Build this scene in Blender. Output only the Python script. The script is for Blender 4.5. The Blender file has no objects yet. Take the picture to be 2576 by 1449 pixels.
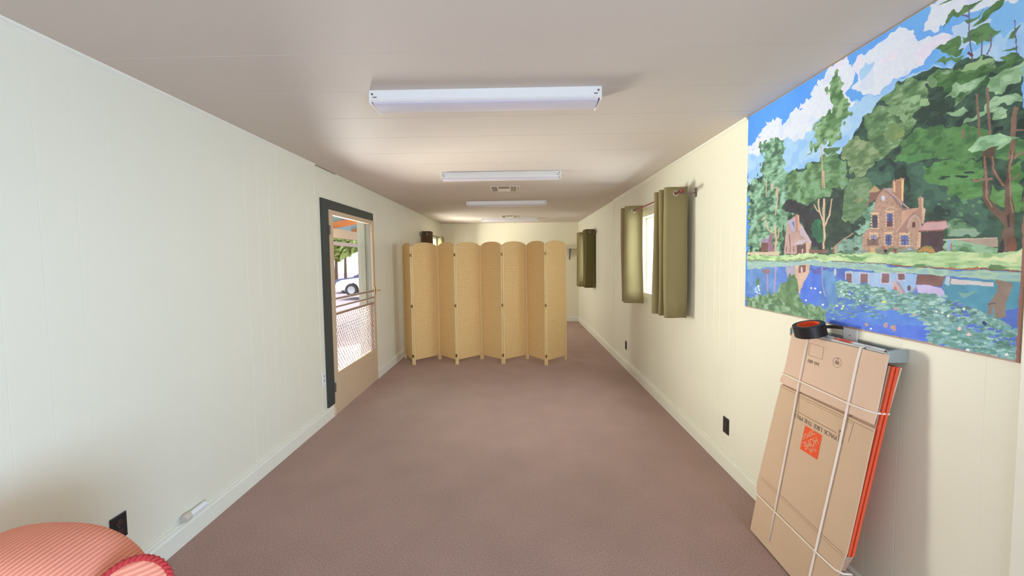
import bpy, bmesh, math, random
import numpy as np
from mathutils import Vector, Matrix

S = bpy.context.scene
C = S.collection
PI = math.pi
XL, XR, YE, YB, ZC = -1.840, 1.484, 9.40, -2.40, 2.410     # room: left wall, right wall, end wall, wall behind, ceiling

# ---------------------------------------------------------------- camera
cam_d = bpy.data.cameras.new('camera'); cam_o = bpy.data.objects.new('camera', cam_d); C.objects.link(cam_o)
cam_d.sensor_fit = 'HORIZONTAL'; cam_d.sensor_width = 36.0; cam_d.lens = 970.0*36.0/2576.0
cam_d.shift_y = -21.38/2576.0
cam_d.clip_start = 0.03; cam_d.clip_end = 300
cam_o.matrix_world = Matrix(((0.9998160, 0.0117909, 0.0151295, 0.0), (0.0145033, 0.0514979, -0.9985678, 0.0), (-0.0125531, 0.9986035, 0.0513174, 1.52), (0, 0, 0, 1)))
S.camera = cam_o
S.view_settings.view_transform = 'Standard'; S.view_settings.look = 'None'; S.view_settings.gamma = 1.0
S.view_settings.use_curve_mapping = False
S.view_settings.exposure = 0.38
S.cycles.use_denoising = True
S.cycles.max_bounces = 10; S.cycles.diffuse_bounces = 6; S.cycles.transparent_max_bounces = 12
S.cycles.sample_clamp_indirect = 6.0

# ---------------------------------------------------------------- world, sun, daylight through the openings
W = bpy.data.worlds.new('world'); S.world = W; W.use_nodes = True
bg = W.node_tree.nodes['Background']; bg.inputs[0].default_value = (0.78, 0.89, 1.0, 1); bg.inputs[1].default_value = 1.9

def lamp(name, kind, loc, direction, energy, color, **kw):
    d = bpy.data.lights.new(name, kind); o = bpy.data.objects.new(name, d); C.objects.link(o)
    d.energy = energy; d.color = color
    for k, v in kw.items(): setattr(d, k, v)
    o.location = loc
    o.rotation_euler = Vector(direction).to_track_quat('-Z', 'Y').to_euler()
    return o
lamp('sun', 'SUN', (0, 0, 20), (0.30, -0.20, -1.0), 4.5, (1.0, 0.95, 0.86), angle=0.02)
# sunlit porch floor and drive bouncing up through the screen door
lamp('daylight_door', 'AREA', (-3.9, 6.3, 0.25), (2.4, -2.1, 1.35), 700, (1.0, 0.96, 0.90), shape='RECTANGLE', size=2.6, size_y=1.8)
# open sky and drive at eye level outside the screen door
lamp('skylight_door', 'AREA', (-4.35, 5.6, 1.05), (2.6, -1.25, 0.0), 240, (1.0, 0.96, 0.78), shape='RECTANGLE', size=1.6, size_y=1.3)
# big glazed opening in the wall behind the camera
lamp('daylight_back', 'AREA', (0.45, -2.25, 1.20), (-0.15, 1.0, 0.0), 20, (0.86, 0.93, 1.0), shape='RECTANGLE', size=1.9, size_y=1.9)
# side window beside the right curtains
lamp('daylight_window_right', 'AREA', (1.75, 4.25, 1.65), (-1.0, -0.10, -0.25), 34, (0.88, 0.95, 1.0), shape='RECTANGLE', size=0.9, size_y=0.85)
lamp('daylight_side_door', 'AREA', (1.66, -1.00, 1.00), (-1.0, 0.85, -0.30), 98, (0.45, 0.68, 1.0), shape='RECTANGLE', size=1.3, size_y=1.3)
lamp('daylight_window_far_left', 'AREA', (-2.15, 8.15, 1.6), (1.0, -0.15, -0.1), 60, (1.0, 0.96, 0.86), shape='RECTANGLE', size=1.0, size_y=0.9)
lamp('daylight_window_far_right', 'AREA', (1.72, 7.95, 1.6), (-1.0, 0.05, -0.1), 12, (0.95, 0.97, 1.0), shape='RECTANGLE', size=0.85, size_y=0.85)

# ---------------------------------------------------------------- materials
def lin(c):
    c = [x/255 for x in c]
    return tuple(x/12.92 if x <= 0.04045 else ((x + 0.055)/1.055)**2.4 for x in c)
def mat(name, col, rough=0.6, metal=0.0, noise=0.0, nscale=20.0, bump=0.0, bscale=200.0, bdist=0.002, spec=0.5, sheen=0.0, trans=0.0, coords='Object'):
    m = bpy.data.materials.new(name); m.use_nodes = True; nt = m.node_tree; N = nt.nodes; L = nt.links
    b = N['Principled BSDF']; c = lin(col) + (1,)
    b.inputs['Base Color'].default_value = c; b.inputs['Roughness'].default_value = rough; b.inputs['Metallic'].default_value = metal
    b.inputs['Specular IOR Level'].default_value = spec
    if sheen: b.inputs['Sheen Weight'].default_value = sheen
    tc = N.new('ShaderNodeTexCoord')
    n = N.new('ShaderNodeTexNoise'); n.inputs['Scale'].default_value = nscale; n.inputs['Detail'].default_value = 3
    L.new(tc.outputs[coords], n.inputs['Vector'])
    mx = N.new('ShaderNodeMix'); mx.data_type = 'RGBA'
    k = max(noise, 0.015)
    mx.inputs['A'].default_value = tuple(min(1, x*(1 - k)) for x in c[:3]) + (1,); mx.inputs['B'].default_value = tuple(min(1, x*(1 + k)) for x in c[:3]) + (1,)
    L.new(n.outputs['Fac'], mx.inputs['Factor']); L.new(mx.outputs['Result'], b.inputs['Base Color'])
    if bump:
        n2 = N.new('ShaderNodeTexNoise'); n2.inputs['Scale'].default_value = bscale; n2.inputs['Detail'].default_value = 2
        L.new(tc.outputs[coords], n2.inputs['Vector'])
        bp = N.new('ShaderNodeBump'); bp.inputs['Strength'].default_value = bump; bp.inputs['Distance'].default_value = bdist
        L.new(n2.outputs['Fac'], bp.inputs['Height']); L.new(bp.outputs['Normal'], b.inputs['Normal'])
    return m
def math_node(N, L, op, a, b=None):
    n = N.new('ShaderNodeMath'); n.operation = op
    for i, v in enumerate((a, b)):
        if v is None: continue
        if isinstance(v, (int, float)): n.inputs[i].default_value = v
        else: L.new(v, n.inputs[i])
    return n.outputs[0]

M = {}
M['wall'] = mat('painted_panelling', (231, 229, 212), 0.45, noise=0.02, nscale=1.2, bump=0.10, bscale=260, bdist=0.0008)
M['wall_end'] = mat('painted_end_wall', (234, 229, 205), 0.5, noise=0.02, nscale=1.2, bump=0.1, bscale=200, bdist=0.001)
M['ceil'] = mat('ceiling_paint', (210, 199, 188), 0.62, noise=0.02, nscale=1.0, bump=0.3, bscale=90, bdist=0.0012, spec=0.3)
M['trim'] = mat('trim_paint', (232, 231, 217), 0.4, bump=0.05)
M['ext'] = mat('outer_siding', (176, 168, 150), 0.7, bump=0.2, bscale=60)
M['black'] = mat('charcoal_paint', (58, 66, 64), 0.5, bump=0.1)
M['door'] = mat('tan_metal', (206, 182, 152), 0.42, noise=0.02)
M['rail'] = mat('mauve_brown_metal', (168, 138, 128), 0.4, metal=0.2)
M['gold'] = mat('brass', (206, 176, 122), 0.3, metal=0.9)
M['steel'] = mat('chrome', (220, 220, 222), 0.18, metal=1.0)
M['white'] = mat('white_plastic', (236, 238, 240), 0.4)
M['fixture'] = mat('white_enamel', (240, 240, 238), 0.3)
M['lens'] = mat('ribbed_acrylic', (218, 214, 226), 0.28, noise=0.02)
M['blackp'] = mat('black_plastic', (34, 32, 38), 0.35)
M['dark'] = mat('dark_slot', (26, 25, 26), 0.6)
M['brownp'] = mat('brown_plastic', (74, 50, 44), 0.4)
M['ventdark'] = mat('vent_shadow_metal', (150, 134, 118), 0.6)
M['vent'] = mat('vent_metal', (232, 226, 214), 0.4)
M['rod'] = mat('mahogany_rod', (128, 66, 56), 0.3)
M['curt'] = mat('olive_cloth', (152, 140, 98), 0.85, noise=0.05, nscale=60, bump=0.3, bscale=900, bdist=0.0006, sheen=0.2, spec=0.2)
M['curt_dark'] = mat('dark_olive_cloth', (112, 106, 66), 0.85, noise=0.05, nscale=60, bump=0.3, bscale=900, bdist=0.0006, sheen=0.1, spec=0.2)
M['curt_brown'] = mat('brown_cloth', (104, 84, 62), 0.85, noise=0.12, nscale=40, bump=0.3, bscale=900, bdist=0.0006, spec=0.2)
M['wood'] = mat('natural_pine', (236, 206, 150), 0.5, noise=0.05, nscale=14)
M['hinge'] = mat('antique_brass', (134, 104, 52), 0.35, metal=0.8)
M['card'] = mat('cardboard', (208, 180, 152), 0.85, noise=0.05, nscale=5, bump=0.15, bscale=40, bdist=0.001, spec=0.2)
M['card2'] = mat('cardboard_pale', (218, 190, 168), 0.85, noise=0.05, nscale=7, bump=0.12, bscale=40, bdist=0.001, spec=0.2)
M['cardedge'] = mat('cardboard_edge', (176, 144, 124), 0.9, noise=0.12, nscale=90, spec=0.1)
M['crease'] = mat('crease', (158, 128, 102), 0.9)
M['orange'] = mat('orange_card', (222, 92, 60), 0.75, noise=0.06, nscale=30, spec=0.2)
M['logo'] = mat('orange_print', (236, 92, 54), 0.8, spec=0.2)
M['logotext'] = mat('kraft_print', (226, 176, 140), 0.85, spec=0.2)
M['ink'] = mat('grey_ink', (152, 128, 114), 0.9, spec=0.1)
M['string'] = mat('white_twine', (240, 226, 212), 0.8, bump=0.4, bscale=600)
M['galv'] = mat('grey_metal', (164, 172, 172), 0.35, metal=0.35)
M['tape'] = mat('black_tape', (28, 25, 25), 0.4, bump=0.15, bscale=300)
M['core'] = mat('orange_core', (232, 84, 34), 0.6)
M['redlabel'] = mat('red_label', (226, 88, 70), 0.5)
M['lightlabel'] = mat('pale_label', (240, 150, 130), 0.5)
M['rope'] = mat('red_rope', (188, 54, 56), 0.8, noise=0.2, nscale=60, bump=0.5, bscale=400)
M['chairwood'] = mat('dark_wood', (70, 44, 30), 0.4)
M['beige'] = mat('beige_plastic', (206, 198, 184), 0.6)
M['shelf'] = mat('shelf_paint', (224, 217, 194), 0.5)
M['bracket'] = mat('bracket_metal', (120, 104, 96), 0.5, metal=0.3)
M['concrete'] = mat('pale_concrete', (132, 112, 124), 0.9, noise=0.06, nscale=2, bump=0.2, bscale=50)
M['gravel'] = mat('pale_gravel', (150, 134, 142), 0.95, noise=0.2, nscale=8, bump=0.6, bscale=20, bdist=0.02)
M['beam'] = mat('tan_beam', (190, 160, 130), 0.6, noise=0.08)
M['jamb'] = mat('grey_jamb_paint', (160, 156, 142), 0.5)
M['rafter'] = mat('orange_stained_wood', (214, 122, 62), 0.6, noise=0.14, nscale=5)
M['teal'] = mat('teal_roof_sheet', (130, 182, 184), 0.4)
M['carw'] = mat('white_car_paint', (232, 234, 238), 0.25)
M['card3'] = mat('slate_car_paint', (96, 100, 134), 0.25)
M['glassd'] = mat('tinted_glass', (70, 110, 120), 0.1)
M['tyre'] = mat('tyre_rubber', (60, 54, 56), 0.8)
M['rim'] = mat('alloy', (190, 190, 194), 0.3, metal=0.7)
M['leaf'] = mat('leaf_green', (110, 146, 74), 0.7, noise=0.35, nscale=2.0)
M['leaf2'] = mat('leaf_yellow_green', (160, 176, 96), 0.7, noise=0.35, nscale=4.0)
M['bark'] = mat('bark', (104, 84, 66), 0.9, noise=0.2)
M['slat'] = mat('pale_slat', (216, 206, 196), 0.7)

# carpet: mauve-brown loop pile with fine specks
m = mat('carpet', (146, 112, 104), 0.95, spec=0.1); nt = m.node_tree; N = nt.nodes; L = nt.links; b = N['Principled BSDF']
tc = N.new('ShaderNodeTexCoord')
v = N.new('ShaderNodeTexNoise'); v.inputs['Scale'].default_value = 170; v.inputs['Detail'].default_value = 3; v.inputs['Roughness'].default_value = 0.7; L.new(tc.outputs['Object'], v.inputs['Vector'])
r = N.new('ShaderNodeValToRGB'); r.color_ramp.elements[0].position = 0.30; r.color_ramp.elements[1].position = 0.74
r.color_ramp.elements[0].color = lin((142, 112, 104)) + (1,); r.color_ramp.elements[1].color = lin((210, 180, 167)) + (1,)
e = r.color_ramp.elements.new(0.5); e.color = lin((177, 145, 134)) + (1,)
L.new(v.outputs['Fac'], r.inputs[0])
v2 = N.new('ShaderNodeTexNoise'); v2.inputs['Scale'].default_value = 3.0; L.new(tc.outputs['Object'], v2.inputs['Vector'])
mx = N.new('ShaderNodeMix'); mx.data_type = 'RGBA'; mx.blend_type = 'MULTIPLY'; mx.inputs['Factor'].default_value = 0.22
L.new(r.outputs[0], mx.inputs['A']); L.new(v2.outputs['Fac'], mx.inputs['B']); L.new(mx.outputs['Result'], b.inputs['Base Color'])
bp = N.new('ShaderNodeBump'); bp.inputs['Strength'].default_value = 0.55; bp.inputs['Distance'].default_value = 0.004; L.new(v.outputs['Fac'], bp.inputs['Height']); L.new(bp.outputs['Normal'], b.inputs['Normal'])
b.inputs['Sheen Weight'].default_value = 0.15
M['carpet'] = m

# woven paper of the folding screen: lozenge weave, lacing dots near the side edges
m = mat('woven_paper', (230, 190, 126), 0.75, spec=0.25); nt = m.node_tree; N = nt.nodes; L = nt.links; b = N['Principled BSDF']
tc = N.new('ShaderNodeTexCoord'); sp = N.new('ShaderNodeSeparateXYZ'); L.new(tc.outputs['Object'], sp.inputs[0]); ox, oz = sp.outputs[0], sp.outputs[2]
f1 = math_node(N, L, 'SINE', math_node(N, L, 'MULTIPLY', math_node(N, L, 'ADD', ox, math_node(N, L, 'MULTIPLY', oz, 0.55)), 150.0))
f2 = math_node(N, L, 'SINE', math_node(N, L, 'MULTIPLY', math_node(N, L, 'SUBTRACT', ox, math_node(N, L, 'MULTIPLY', oz, 0.55)), 150.0))
dia = math_node(N, L, 'MULTIPLY', f1, f2)
fine = math_node(N, L, 'SINE', math_node(N, L, 'MULTIPLY', oz, 900.0))
nz = N.new('ShaderNodeTexNoise'); nz.inputs['Scale'].default_value = 26; L.new(tc.outputs['Object'], nz.inputs['Vector'])
hgt = math_node(N, L, 'ADD', math_node(N, L, 'MULTIPLY', dia, 0.6), nz.outputs['Fac'])
cr = N.new('ShaderNodeValToRGB'); cr.color_ramp.elements[0].color = lin((214, 174, 112)) + (1,); cr.color_ramp.elements[1].color = lin((242, 210, 152)) + (1,)
L.new(math_node(N, L, 'ADD', math_node(N, L, 'MULTIPLY', dia, 0.16), math_node(N, L, 'ADD', math_node(N, L, 'MULTIPLY', nz.outputs['Fac'], 0.5), 0.3)), cr.inputs[0])
ax = math_node(N, L, 'ABSOLUTE', ox)
near = math_node(N, L, 'LESS_THAN', math_node(N, L, 'ABSOLUTE', math_node(N, L, 'SUBTRACT', ax, 0.196)), 0.0035)
dot = math_node(N, L, 'GREATER_THAN', math_node(N, L, 'SINE', math_node(N, L, 'MULTIPLY', oz, 2*PI/0.020)), 0.1)
dm = N.new('ShaderNodeMix'); dm.data_type = 'RGBA'; L.new(math_node(N, L, 'MULTIPLY', math_node(N, L, 'MULTIPLY', near, dot), 0.7), dm.inputs['Factor'])
L.new(cr.outputs[0], dm.inputs['A']); dm.inputs['B'].default_value = lin((150, 106, 54)) + (1,); L.new(dm.outputs['Result'], b.inputs['Base Color'])
bp = N.new('ShaderNodeBump'); bp.inputs['Strength'].default_value = 0.35; bp.inputs['Distance'].default_value = 0.0022; L.new(hgt, bp.inputs['Height']); L.new(bp.outputs['Normal'], b.inputs['Normal'])
M['weave'] = m

# ribbed salmon upholstery: curved corduroy ribs
m = mat('ribbed_upholstery', (238, 148, 118), 0.85, spec=0.2); nt = m.node_tree; N = nt.nodes; L = nt.links; b = N['Principled BSDF']
tc = N.new('ShaderNodeTexCoord'); sp = N.new('ShaderNodeSeparateXYZ'); L.new(tc.outputs['Object'], sp.inputs[0]); ox, oy, oz = sp.outputs
dx = math_node(N, L, 'SUBTRACT', ox, 0.30); dz = math_node(N, L, 'SUBTRACT', oz, 0.36)
rad = math_node(N, L, 'SQRT', math_node(N, L, 'ADD', math_node(N, L, 'MULTIPLY', dx, dx), math_node(N, L, 'ADD', math_node(N, L, 'MULTIPLY', math_node(N, L, 'MULTIPLY', dz, dz), 0.8), math_node(N, L, 'MULTIPLY', math_node(N, L, 'MULTIPLY', oy, oy), 0.5))))
rib = math_node(N, L, 'SINE', math_node(N, L, 'MULTIPLY', rad, 2*PI/0.0085))
rw = math_node(N, L, 'ADD', math_node(N, L, 'MULTIPLY', rib, 0.5), 0.5)
wv = N.new('ShaderNodeTexNoise'); wv.inputs['Scale'].default_value = 240; L.new(tc.outputs['Object'], wv.inputs['Vector'])
cr = N.new('ShaderNodeValToRGB'); cr.color_ramp.elements[0].color = lin((222, 132, 108)) + (1,); cr.color_ramp.elements[1].color = lin((248, 168, 142)) + (1,)
L.new(math_node(N, L, 'ADD', math_node(N, L, 'MULTIPLY', rw, 0.8), math_node(N, L, 'MULTIPLY', wv.outputs['Fac'], 0.25)), cr.inputs[0]); L.new(cr.outputs[0], b.inputs['Base Color'])
bp = N.new('ShaderNodeBump'); bp.inputs['Strength'].default_value = 0.6; bp.inputs['Distance'].default_value = 0.002; L.new(rw, bp.inputs['Height']); L.new(bp.outputs['Normal'], b.inputs['Normal'])
M['salmon'] = m

# window glass: mostly clear, faint reflection
m = bpy.data.materials.new('window_glass'); m.use_nodes = True; nt = m.node_tree; N = nt.nodes; L = nt.links
for n in list(N): N.remove(n)
out = N.new('ShaderNodeOutputMaterial'); t = N.new('ShaderNodeBsdfTransparent'); t.inputs[0].default_value = (0.96, 0.98, 0.98, 1); g = N.new('ShaderNodeBsdfGlossy'); g.inputs['Roughness'].default_value = 0.02
mx = N.new('ShaderNodeMixShader'); mx.inputs[0].default_value = 0.05; L.new(t.outputs[0], mx.inputs[1]); L.new(g.outputs[0], mx.inputs[2]); L.new(mx.outputs[0], out.inputs[0])
M['glass'] = m

# ---------------------------------------------------------------- mesh helpers
def obj(name, bm, m, parent=None, smooth=False, kind=None, bevel=0.0, mats=None):
    if isinstance(bm, bpy.types.Mesh): me = bm
    else:
        bmesh.ops.recalc_face_normals(bm, faces=bm.faces)
        me = bpy.data.meshes.new(name); bm.to_mesh(me); bm.free()
    for q in (mats or [m]): me.materials.append(q)
    if smooth: me.polygons.foreach_set('use_smooth', [True]*len(me.polygons))
    o = bpy.data.objects.new(name, me); C.objects.link(o)
    if parent: o.parent = parent
    if kind: o['kind'] = kind
    if bevel:
        b = o.modifiers.new('bevel', 'BEVEL'); b.width = bevel; b.segments = 2; b.limit_method = 'ANGLE'; b.angle_limit = 0.6
    return o
def thing(name, label, cat, loc=(0, 0, 0), rz=0.0, group=None):
    o = bpy.data.objects.new(name, None); C.objects.link(o); o.location = loc; o.rotation_euler = (0, 0, rz); o.empty_display_size = 0.1
    return tag(o, label, cat, group)
def tag(o, label, cat, group=None):
    o['label'] = label; o['category'] = cat
    if group: o['group'] = group
    return o
def nb(): return bmesh.new()
def box(bm, x0, x1, y0, y1, z0, z1, M4=None, mi=0):
    vs = [bm.verts.new((x, y, z)) for x in (x0, x1) for y in (y0, y1) for z in (z0, z1)]
    if M4 is not None:
        for v in vs: v.co = M4 @ v.co
    for f in ((0, 1, 3, 2), (4, 6, 7, 5), (0, 4, 5, 1), (2, 3, 7, 6), (0, 2, 6, 4), (1, 5, 7, 3)):
        bm.faces.new([vs[i] for i in f]).material_index = mi
    return bm
def prism(bm, pts, a0, a1, axis='y', M4=None):
    """polygon pts (in the two other axes, order kept) extruded from a0 to a1 along axis"""
    def P(p, a): return {'x': (a, p[0], p[1]), 'y': (p[0], a, p[1]), 'z': (p[0], p[1], a)}[axis]
    A = [bm.verts.new(P(p, a0)) for p in pts]; B = [bm.verts.new(P(p, a1)) for p in pts]
    if M4 is not None:
        for v in A + B: v.co = M4 @ v.co
    n = len(pts)
    bm.faces.new(A); bm.faces.new(B[::-1])
    for i in range(n): bm.faces.new((A[i], A[(i + 1) % n], B[(i + 1) % n], B[i]))
    return bm
def tube(bm, pts, r, seg=8, closed=False, r1=None):
    pts = [Vector(p) for p in pts]; n = len(pts); rings = []; up = None
    for i, p in enumerate(pts):
        a = pts[i - 1] if (i > 0 or closed) else p; b = pts[(i + 1) % n] if (i < n - 1 or closed) else p
        t = (b - a).normalized()
        if up is None: up = t.cross(Vector((0, 0, 1))) if abs(t.z) < 0.9 else t.cross(Vector((1, 0, 0)))
        up = (up - t*up.dot(t)).normalized(); s = t.cross(up)
        rr = r if r1 is None else r + (r1 - r)*i/(n - 1)
        rings.append([bm.verts.new(p + (up*math.cos(k*2*PI/seg) + s*math.sin(k*2*PI/seg))*rr) for k in range(seg)])
    for i in range(n if closed else n - 1):
        A, B = rings[i], rings[(i + 1) % n]
        for k in range(seg): bm.faces.new((A[k], A[(k + 1) % seg], B[(k + 1) % seg], B[k]))
    if not closed: bm.faces.new(rings[0][::-1]); bm.faces.new(rings[-1])
    return bm
def lathe(bm, prof, c, axis='z', seg=32):
    """prof: (radius, offset along axis)"""
    rings = []
    for r, a in prof:
        ring = []
        for k in range(seg):
            u, w = r*math.cos(k*2*PI/seg), r*math.sin(k*2*PI/seg)
            p = {'z': (u, w, a), 'y': (u, a, w), 'x': (a, u, w)}[axis]
            ring.append(bm.verts.new((c[0] + p[0], c[1] + p[1], c[2] + p[2])))
        rings.append(ring)
    for A, B in zip(rings, rings[1:]):
        for k in range(seg): bm.faces.new((A[k], A[(k + 1) % seg], B[(k + 1) % seg], B[k]))
    return bm
def torus(bm, c, R, r, axis='y', seg=24, s2=8):
    pts = []
    for k in range(seg):
        u, w = R*math.cos(k*2*PI/seg), R*math.sin(k*2*PI/seg)
        p = {'z': (u, w, 0), 'y': (u, 0, w), 'x': (0, u, w)}[axis]
        pts.append((c[0] + p[0], c[1] + p[1], c[2] + p[2]))
    return tube(bm, pts, r, s2, closed=True)
def text_mesh(s, size, extr=0.0004):
    cu = bpy.data.curves.new('lettering', 'FONT'); cu.body = s; cu.size = size; cu.extrude = extr; cu.align_x = 'CENTER'; cu.align_y = 'CENTER'
    o = bpy.data.objects.new('lettering', cu); C.objects.link(o)
    me = bpy.data.meshes.new_from_object(o.evaluated_get(bpy.context.evaluated_depsgraph_get()))
    bpy.data.objects.remove(o); bpy.data.curves.remove(cu)
    return me

# ---------------------------------------------------------------- room shell
rnd = random.Random(3)
def wall_mesh(x0, out, holes, grooves, thick=0.16):
    """wall in the plane X = x0 with V grooves, rectangular holes (y0, y1, z0, z1), reveals and an outer face"""
    bm = nb(); ys = {YB, YE}
    for h in holes: ys |= {h[0], h[1]}
    gs = {}
    for g, w, d in grooves:
        if any(h[0] - 0.02 < g < h[1] + 0.02 for h in holes): g2 = True
        ys |= {g - w, g, g + w}; gs[g] = d
    ys = sorted(ys)
    def quad(a, b, c, d): bm.faces.new([bm.verts.new(p) for p in (a, b, c, d)])
    for a, b in zip(ys, ys[1:]):
        if b - a < 1e-6: continue
        xa = x0 + out*gs.get(a, 0); xb = x0 + out*gs.get(b, 0); mid = (a + b)/2
        spans = [(0.0, ZC)]
        for h in holes:
            if h[0] < mid < h[1]: spans = [(0.0, h[2]), (h[3], ZC)]
        for z0, z1 in spans:
            if z1 - z0 < 1e-6: continue
            quad((xa, a, z0), (xb, b, z0), (xb, b, z1), (xa, a, z1))
            quad((x0 + out*thick, a, z0), (x0 + out*thick, a, z1), (x0 + out*thick, b, z1), (x0 + out*thick, b, z0))
    xo = x0 + out*thick
    for y0, y1, z0, z1 in holes:
        quad((x0, y0, z1), (x0, y1, z1), (xo, y1, z1), (xo, y0, z1))
        if z0 > 0.001: quad((x0, y0, z0), (xo, y0, z0), (xo, y1, z0), (x0, y1, z0))
        quad((x0, y0, z0), (x0, y0, z1), (xo, y0, z1), (xo, y0, z0)); quad((x0, y1, z0), (xo, y1, z0), (xo, y1, z1), (x0, y1, z1))
    bmesh.ops.remove_doubles(bm, verts=bm.verts, dist=1e-5)
    return bm
def pattern(first, last, skip, r):
    out, y = [], first
    while y < last:
        if not any(a - 0.03 < y < b + 0.03 for a, b in skip): out.append((y, 0.0026, 0.0010))
        y += r.choice([0.10, 0.13, 0.13, 0.20, 0.27])
    return out
DOOR = (3.70, 4.86, 0.0, 2.06)
WL = (7.62, 8.70, 1.10, 2.00)
WR1 = (3.70, 4.71, 1.106, 1.998)
WR0 = (-1.95, -0.35, 0.10, 1.90)      # glazed side door behind the camera
WR2 = (7.75, 8.30, 1.106, 1.998)
gl = [(g, w, d) for g, w, d in pattern(2.60, 9.3, [(3.45, 4.95), (7.5, 8.8), (5.95, 6.1)], random.Random(4))] + [(g, 0.002, 0.0004) for g, w, d in pattern(-2.2, 2.5, [], random.Random(4))] + [(3.519, 0.004, 0.005), (6.029, 0.008, 0.013)]
gr = [(g, 0.002, 0.0004) for g, w, d in pattern(-0.3, 2.5, [(1.0, 1.2)], random.Random(7))] + [(y, 0.0026, 0.0010) for y in (2.62, 2.72, 2.85, 2.93, 3.07, 3.30, 3.57)] + \
     [(g, w, d) for g, w, d in pattern(4.85, 9.3, [(5.9, 6.05), (7.4, 8.4)], random.Random(9))] + [(5.976, 0.008, 0.013)]
obj('wall_left', wall_mesh(XL, -1, [DOOR, WL], gl), M['wall'], kind='structure')
obj('wall_right', wall_mesh(XR, 1, [WR0, WR1, WR2], gr), M['wall'], kind='structure')
bm = nb(); box(bm, XL - 0.16, XR + 0.16, YE, YE + 0.16, 0, ZC); obj('wall_end', bm, M['wall_end'], kind='structure')
bm = nb()   # wall behind the camera, with a wide glazed opening
for x0, x1, z0, z1 in ((XL - 0.16, -0.60, 0, ZC), (1.40, XR + 0.16, 0, ZC), (-0.60, 1.40, 2.15, ZC), (-0.60, 1.40, 0, 0.15)): box(bm, x0, x1, YB - 0.16, YB, z0, z1)
obj('wall_back', bm, M['wall'], kind='structure')
bm = nb(); box(bm, XL - 0.16, XR + 0.16, YB - 0.16, YE + 0.16, -0.12, 0.0); obj('floor', bm, M['carpet'], kind='structure')
bm = nb()   # ceiling boards with fine joints
ys = [YB - 0.16]; g = [1.69 - 0.385*k for k in range(10, 0, -1)] + [1.69, 2.06, 2.434, 2.815, 3.23, 3.60] + [3.60 + 0.385*k for k in range(1, 15)]
prof = [(YB - 0.16, ZC)]
for y in g: prof += [(y - 0.0022, ZC), (y, ZC + 0.0012), (y + 0.0022, ZC)]
prof += [(YE + 0.16, ZC), (YE + 0.16, ZC + 0.12), (YB - 0.16, ZC + 0.12)]
lo = [bm.verts.new((XL - 0.16, a, b)) for a, b in prof]; hi = [bm.verts.new((XR + 0.16, a, b)) for a, b in prof]
for i in range(len(prof)): j = (i + 1) % len(prof); bm.faces.new((lo[i], lo[j], hi[j], hi[i]))
obj('ceiling', bm, M['ceil'], kind='structure')

# skirting: board with a small stepped top
def skirt(name, x, s, y0, y1):
    bm = nb(); prism(bm, [(x, 0.0), (x + s*0.020, 0.0), (x + s*0.020, 0.092), (x + s*0.014, 0.100), (x + s*0.014, 0.116), (x + s*0.008, 0.122), (x, 0.122)], y0, y1)
    return obj(name, bm, M['trim'], kind='structure')
skirt('baseboard_left', XL, 1, YB, 3.700); skirt('baseboard_left', XL, 1, 4.900, YE); skirt('baseboard_right', XR, -1, 1.137, YE); skirt('baseboard_right', XR, -1, YB, 1.03)
bm = nb(); prism(bm, [(YE, 0.0), (YE - 0.020, 0.0), (YE - 0.020, 0.092), (YE - 0.014, 0.100), (YE - 0.014, 0.116), (YE - 0.008, 0.122), (YE, 0.122)], XL + 0.02, XR - 0.02, 'x'); obj('baseboard_end', bm, M['trim'], kind='structure')
# thin cove moulding under the ceiling
def cove(name, x, s, y0, y1):
    bm = nb(); prism(bm, [(x, ZC), (x + s*0.018, ZC), (x + s*0.016, ZC - 0.008), (x + s*0.008, ZC - 0.016), (x, ZC - 0.026)], y0, y1); return obj(name, bm, M['trim'], kind='structure')
cove('trim_1', XL, 1, YB, 3.519); cove('trim_2', XR, -1, 2.53, 5.97); cove('trim_3', XR, -1, YB, 1.14)
bm = nb(); prism(bm, [(XL, ZC), (XL + 0.006, ZC), (XL + 0.004, ZC - 0.007), (XL, ZC - 0.008)], 3.525, 3.93); obj('gap_shade_strip', bm, M['ventdark'], kind='structure')  # no moulding here: dark-coloured strip painting the shade of a thin gap
bm = nb(); box(bm, XR - 0.016, XR, 1.03, 1.137, 0, 2.10); obj('trim_5', bm, M['trim'], kind='structure', bevel=0.003)

# ---------------------------------------------------------------- screen door
# door_1: charcoal casing, tan metal leaf with two push rails, a kick panel and a diamond grille
bm = nb(); box(bm, XL - 0.02, XL + 0.018, 3.600, 3.722, 0.122, 2.122); box(bm, XL - 0.02, XL + 0.018, 3.722, 4.885, 2.030, 2.122)
t = obj('door_1', bm, M['black'], kind='structure')
bm = nb(); box(bm, XL - 0.165, XL - 0.0, 4.820, 4.862, 0, 2.055); box(bm, XL - 0.120, XL - 0.06, 4.790, 4.820, 0, 2.055); box(bm, XL - 0.165, XL - 0.02, 3.698, 3.735, 0, 2.055); box(bm, XL - 0.165, XL, 3.735, 4.82, 2.030, 2.062)
obj('door_jamb', bm, M['jamb'], t, bevel=0.002)
x0, x1 = XL - 0.012, XL + 0.022
bm = nb()
for a in ((3.732, 3.806, 0.004, 2.030), (4.822, 4.892, 0.004, 2.030), (3.806, 4.822, 1.982, 2.030), (3.806, 4.822, 0.004, 0.412)): box(bm, x0, x1, *a)
leaf = obj('door_leaf', bm, M['door'], t, bevel=0.003)
for z, r_ in ((1.152, 0.010), (1.070, 0.008)):
    bm = nb(); box(bm, XL + 0.002, XL + 0.030, 3.80, 4.83, z - r_, z + r_); obj('push_rail', bm, M['rail'], leaf, bevel=0.004)
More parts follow.
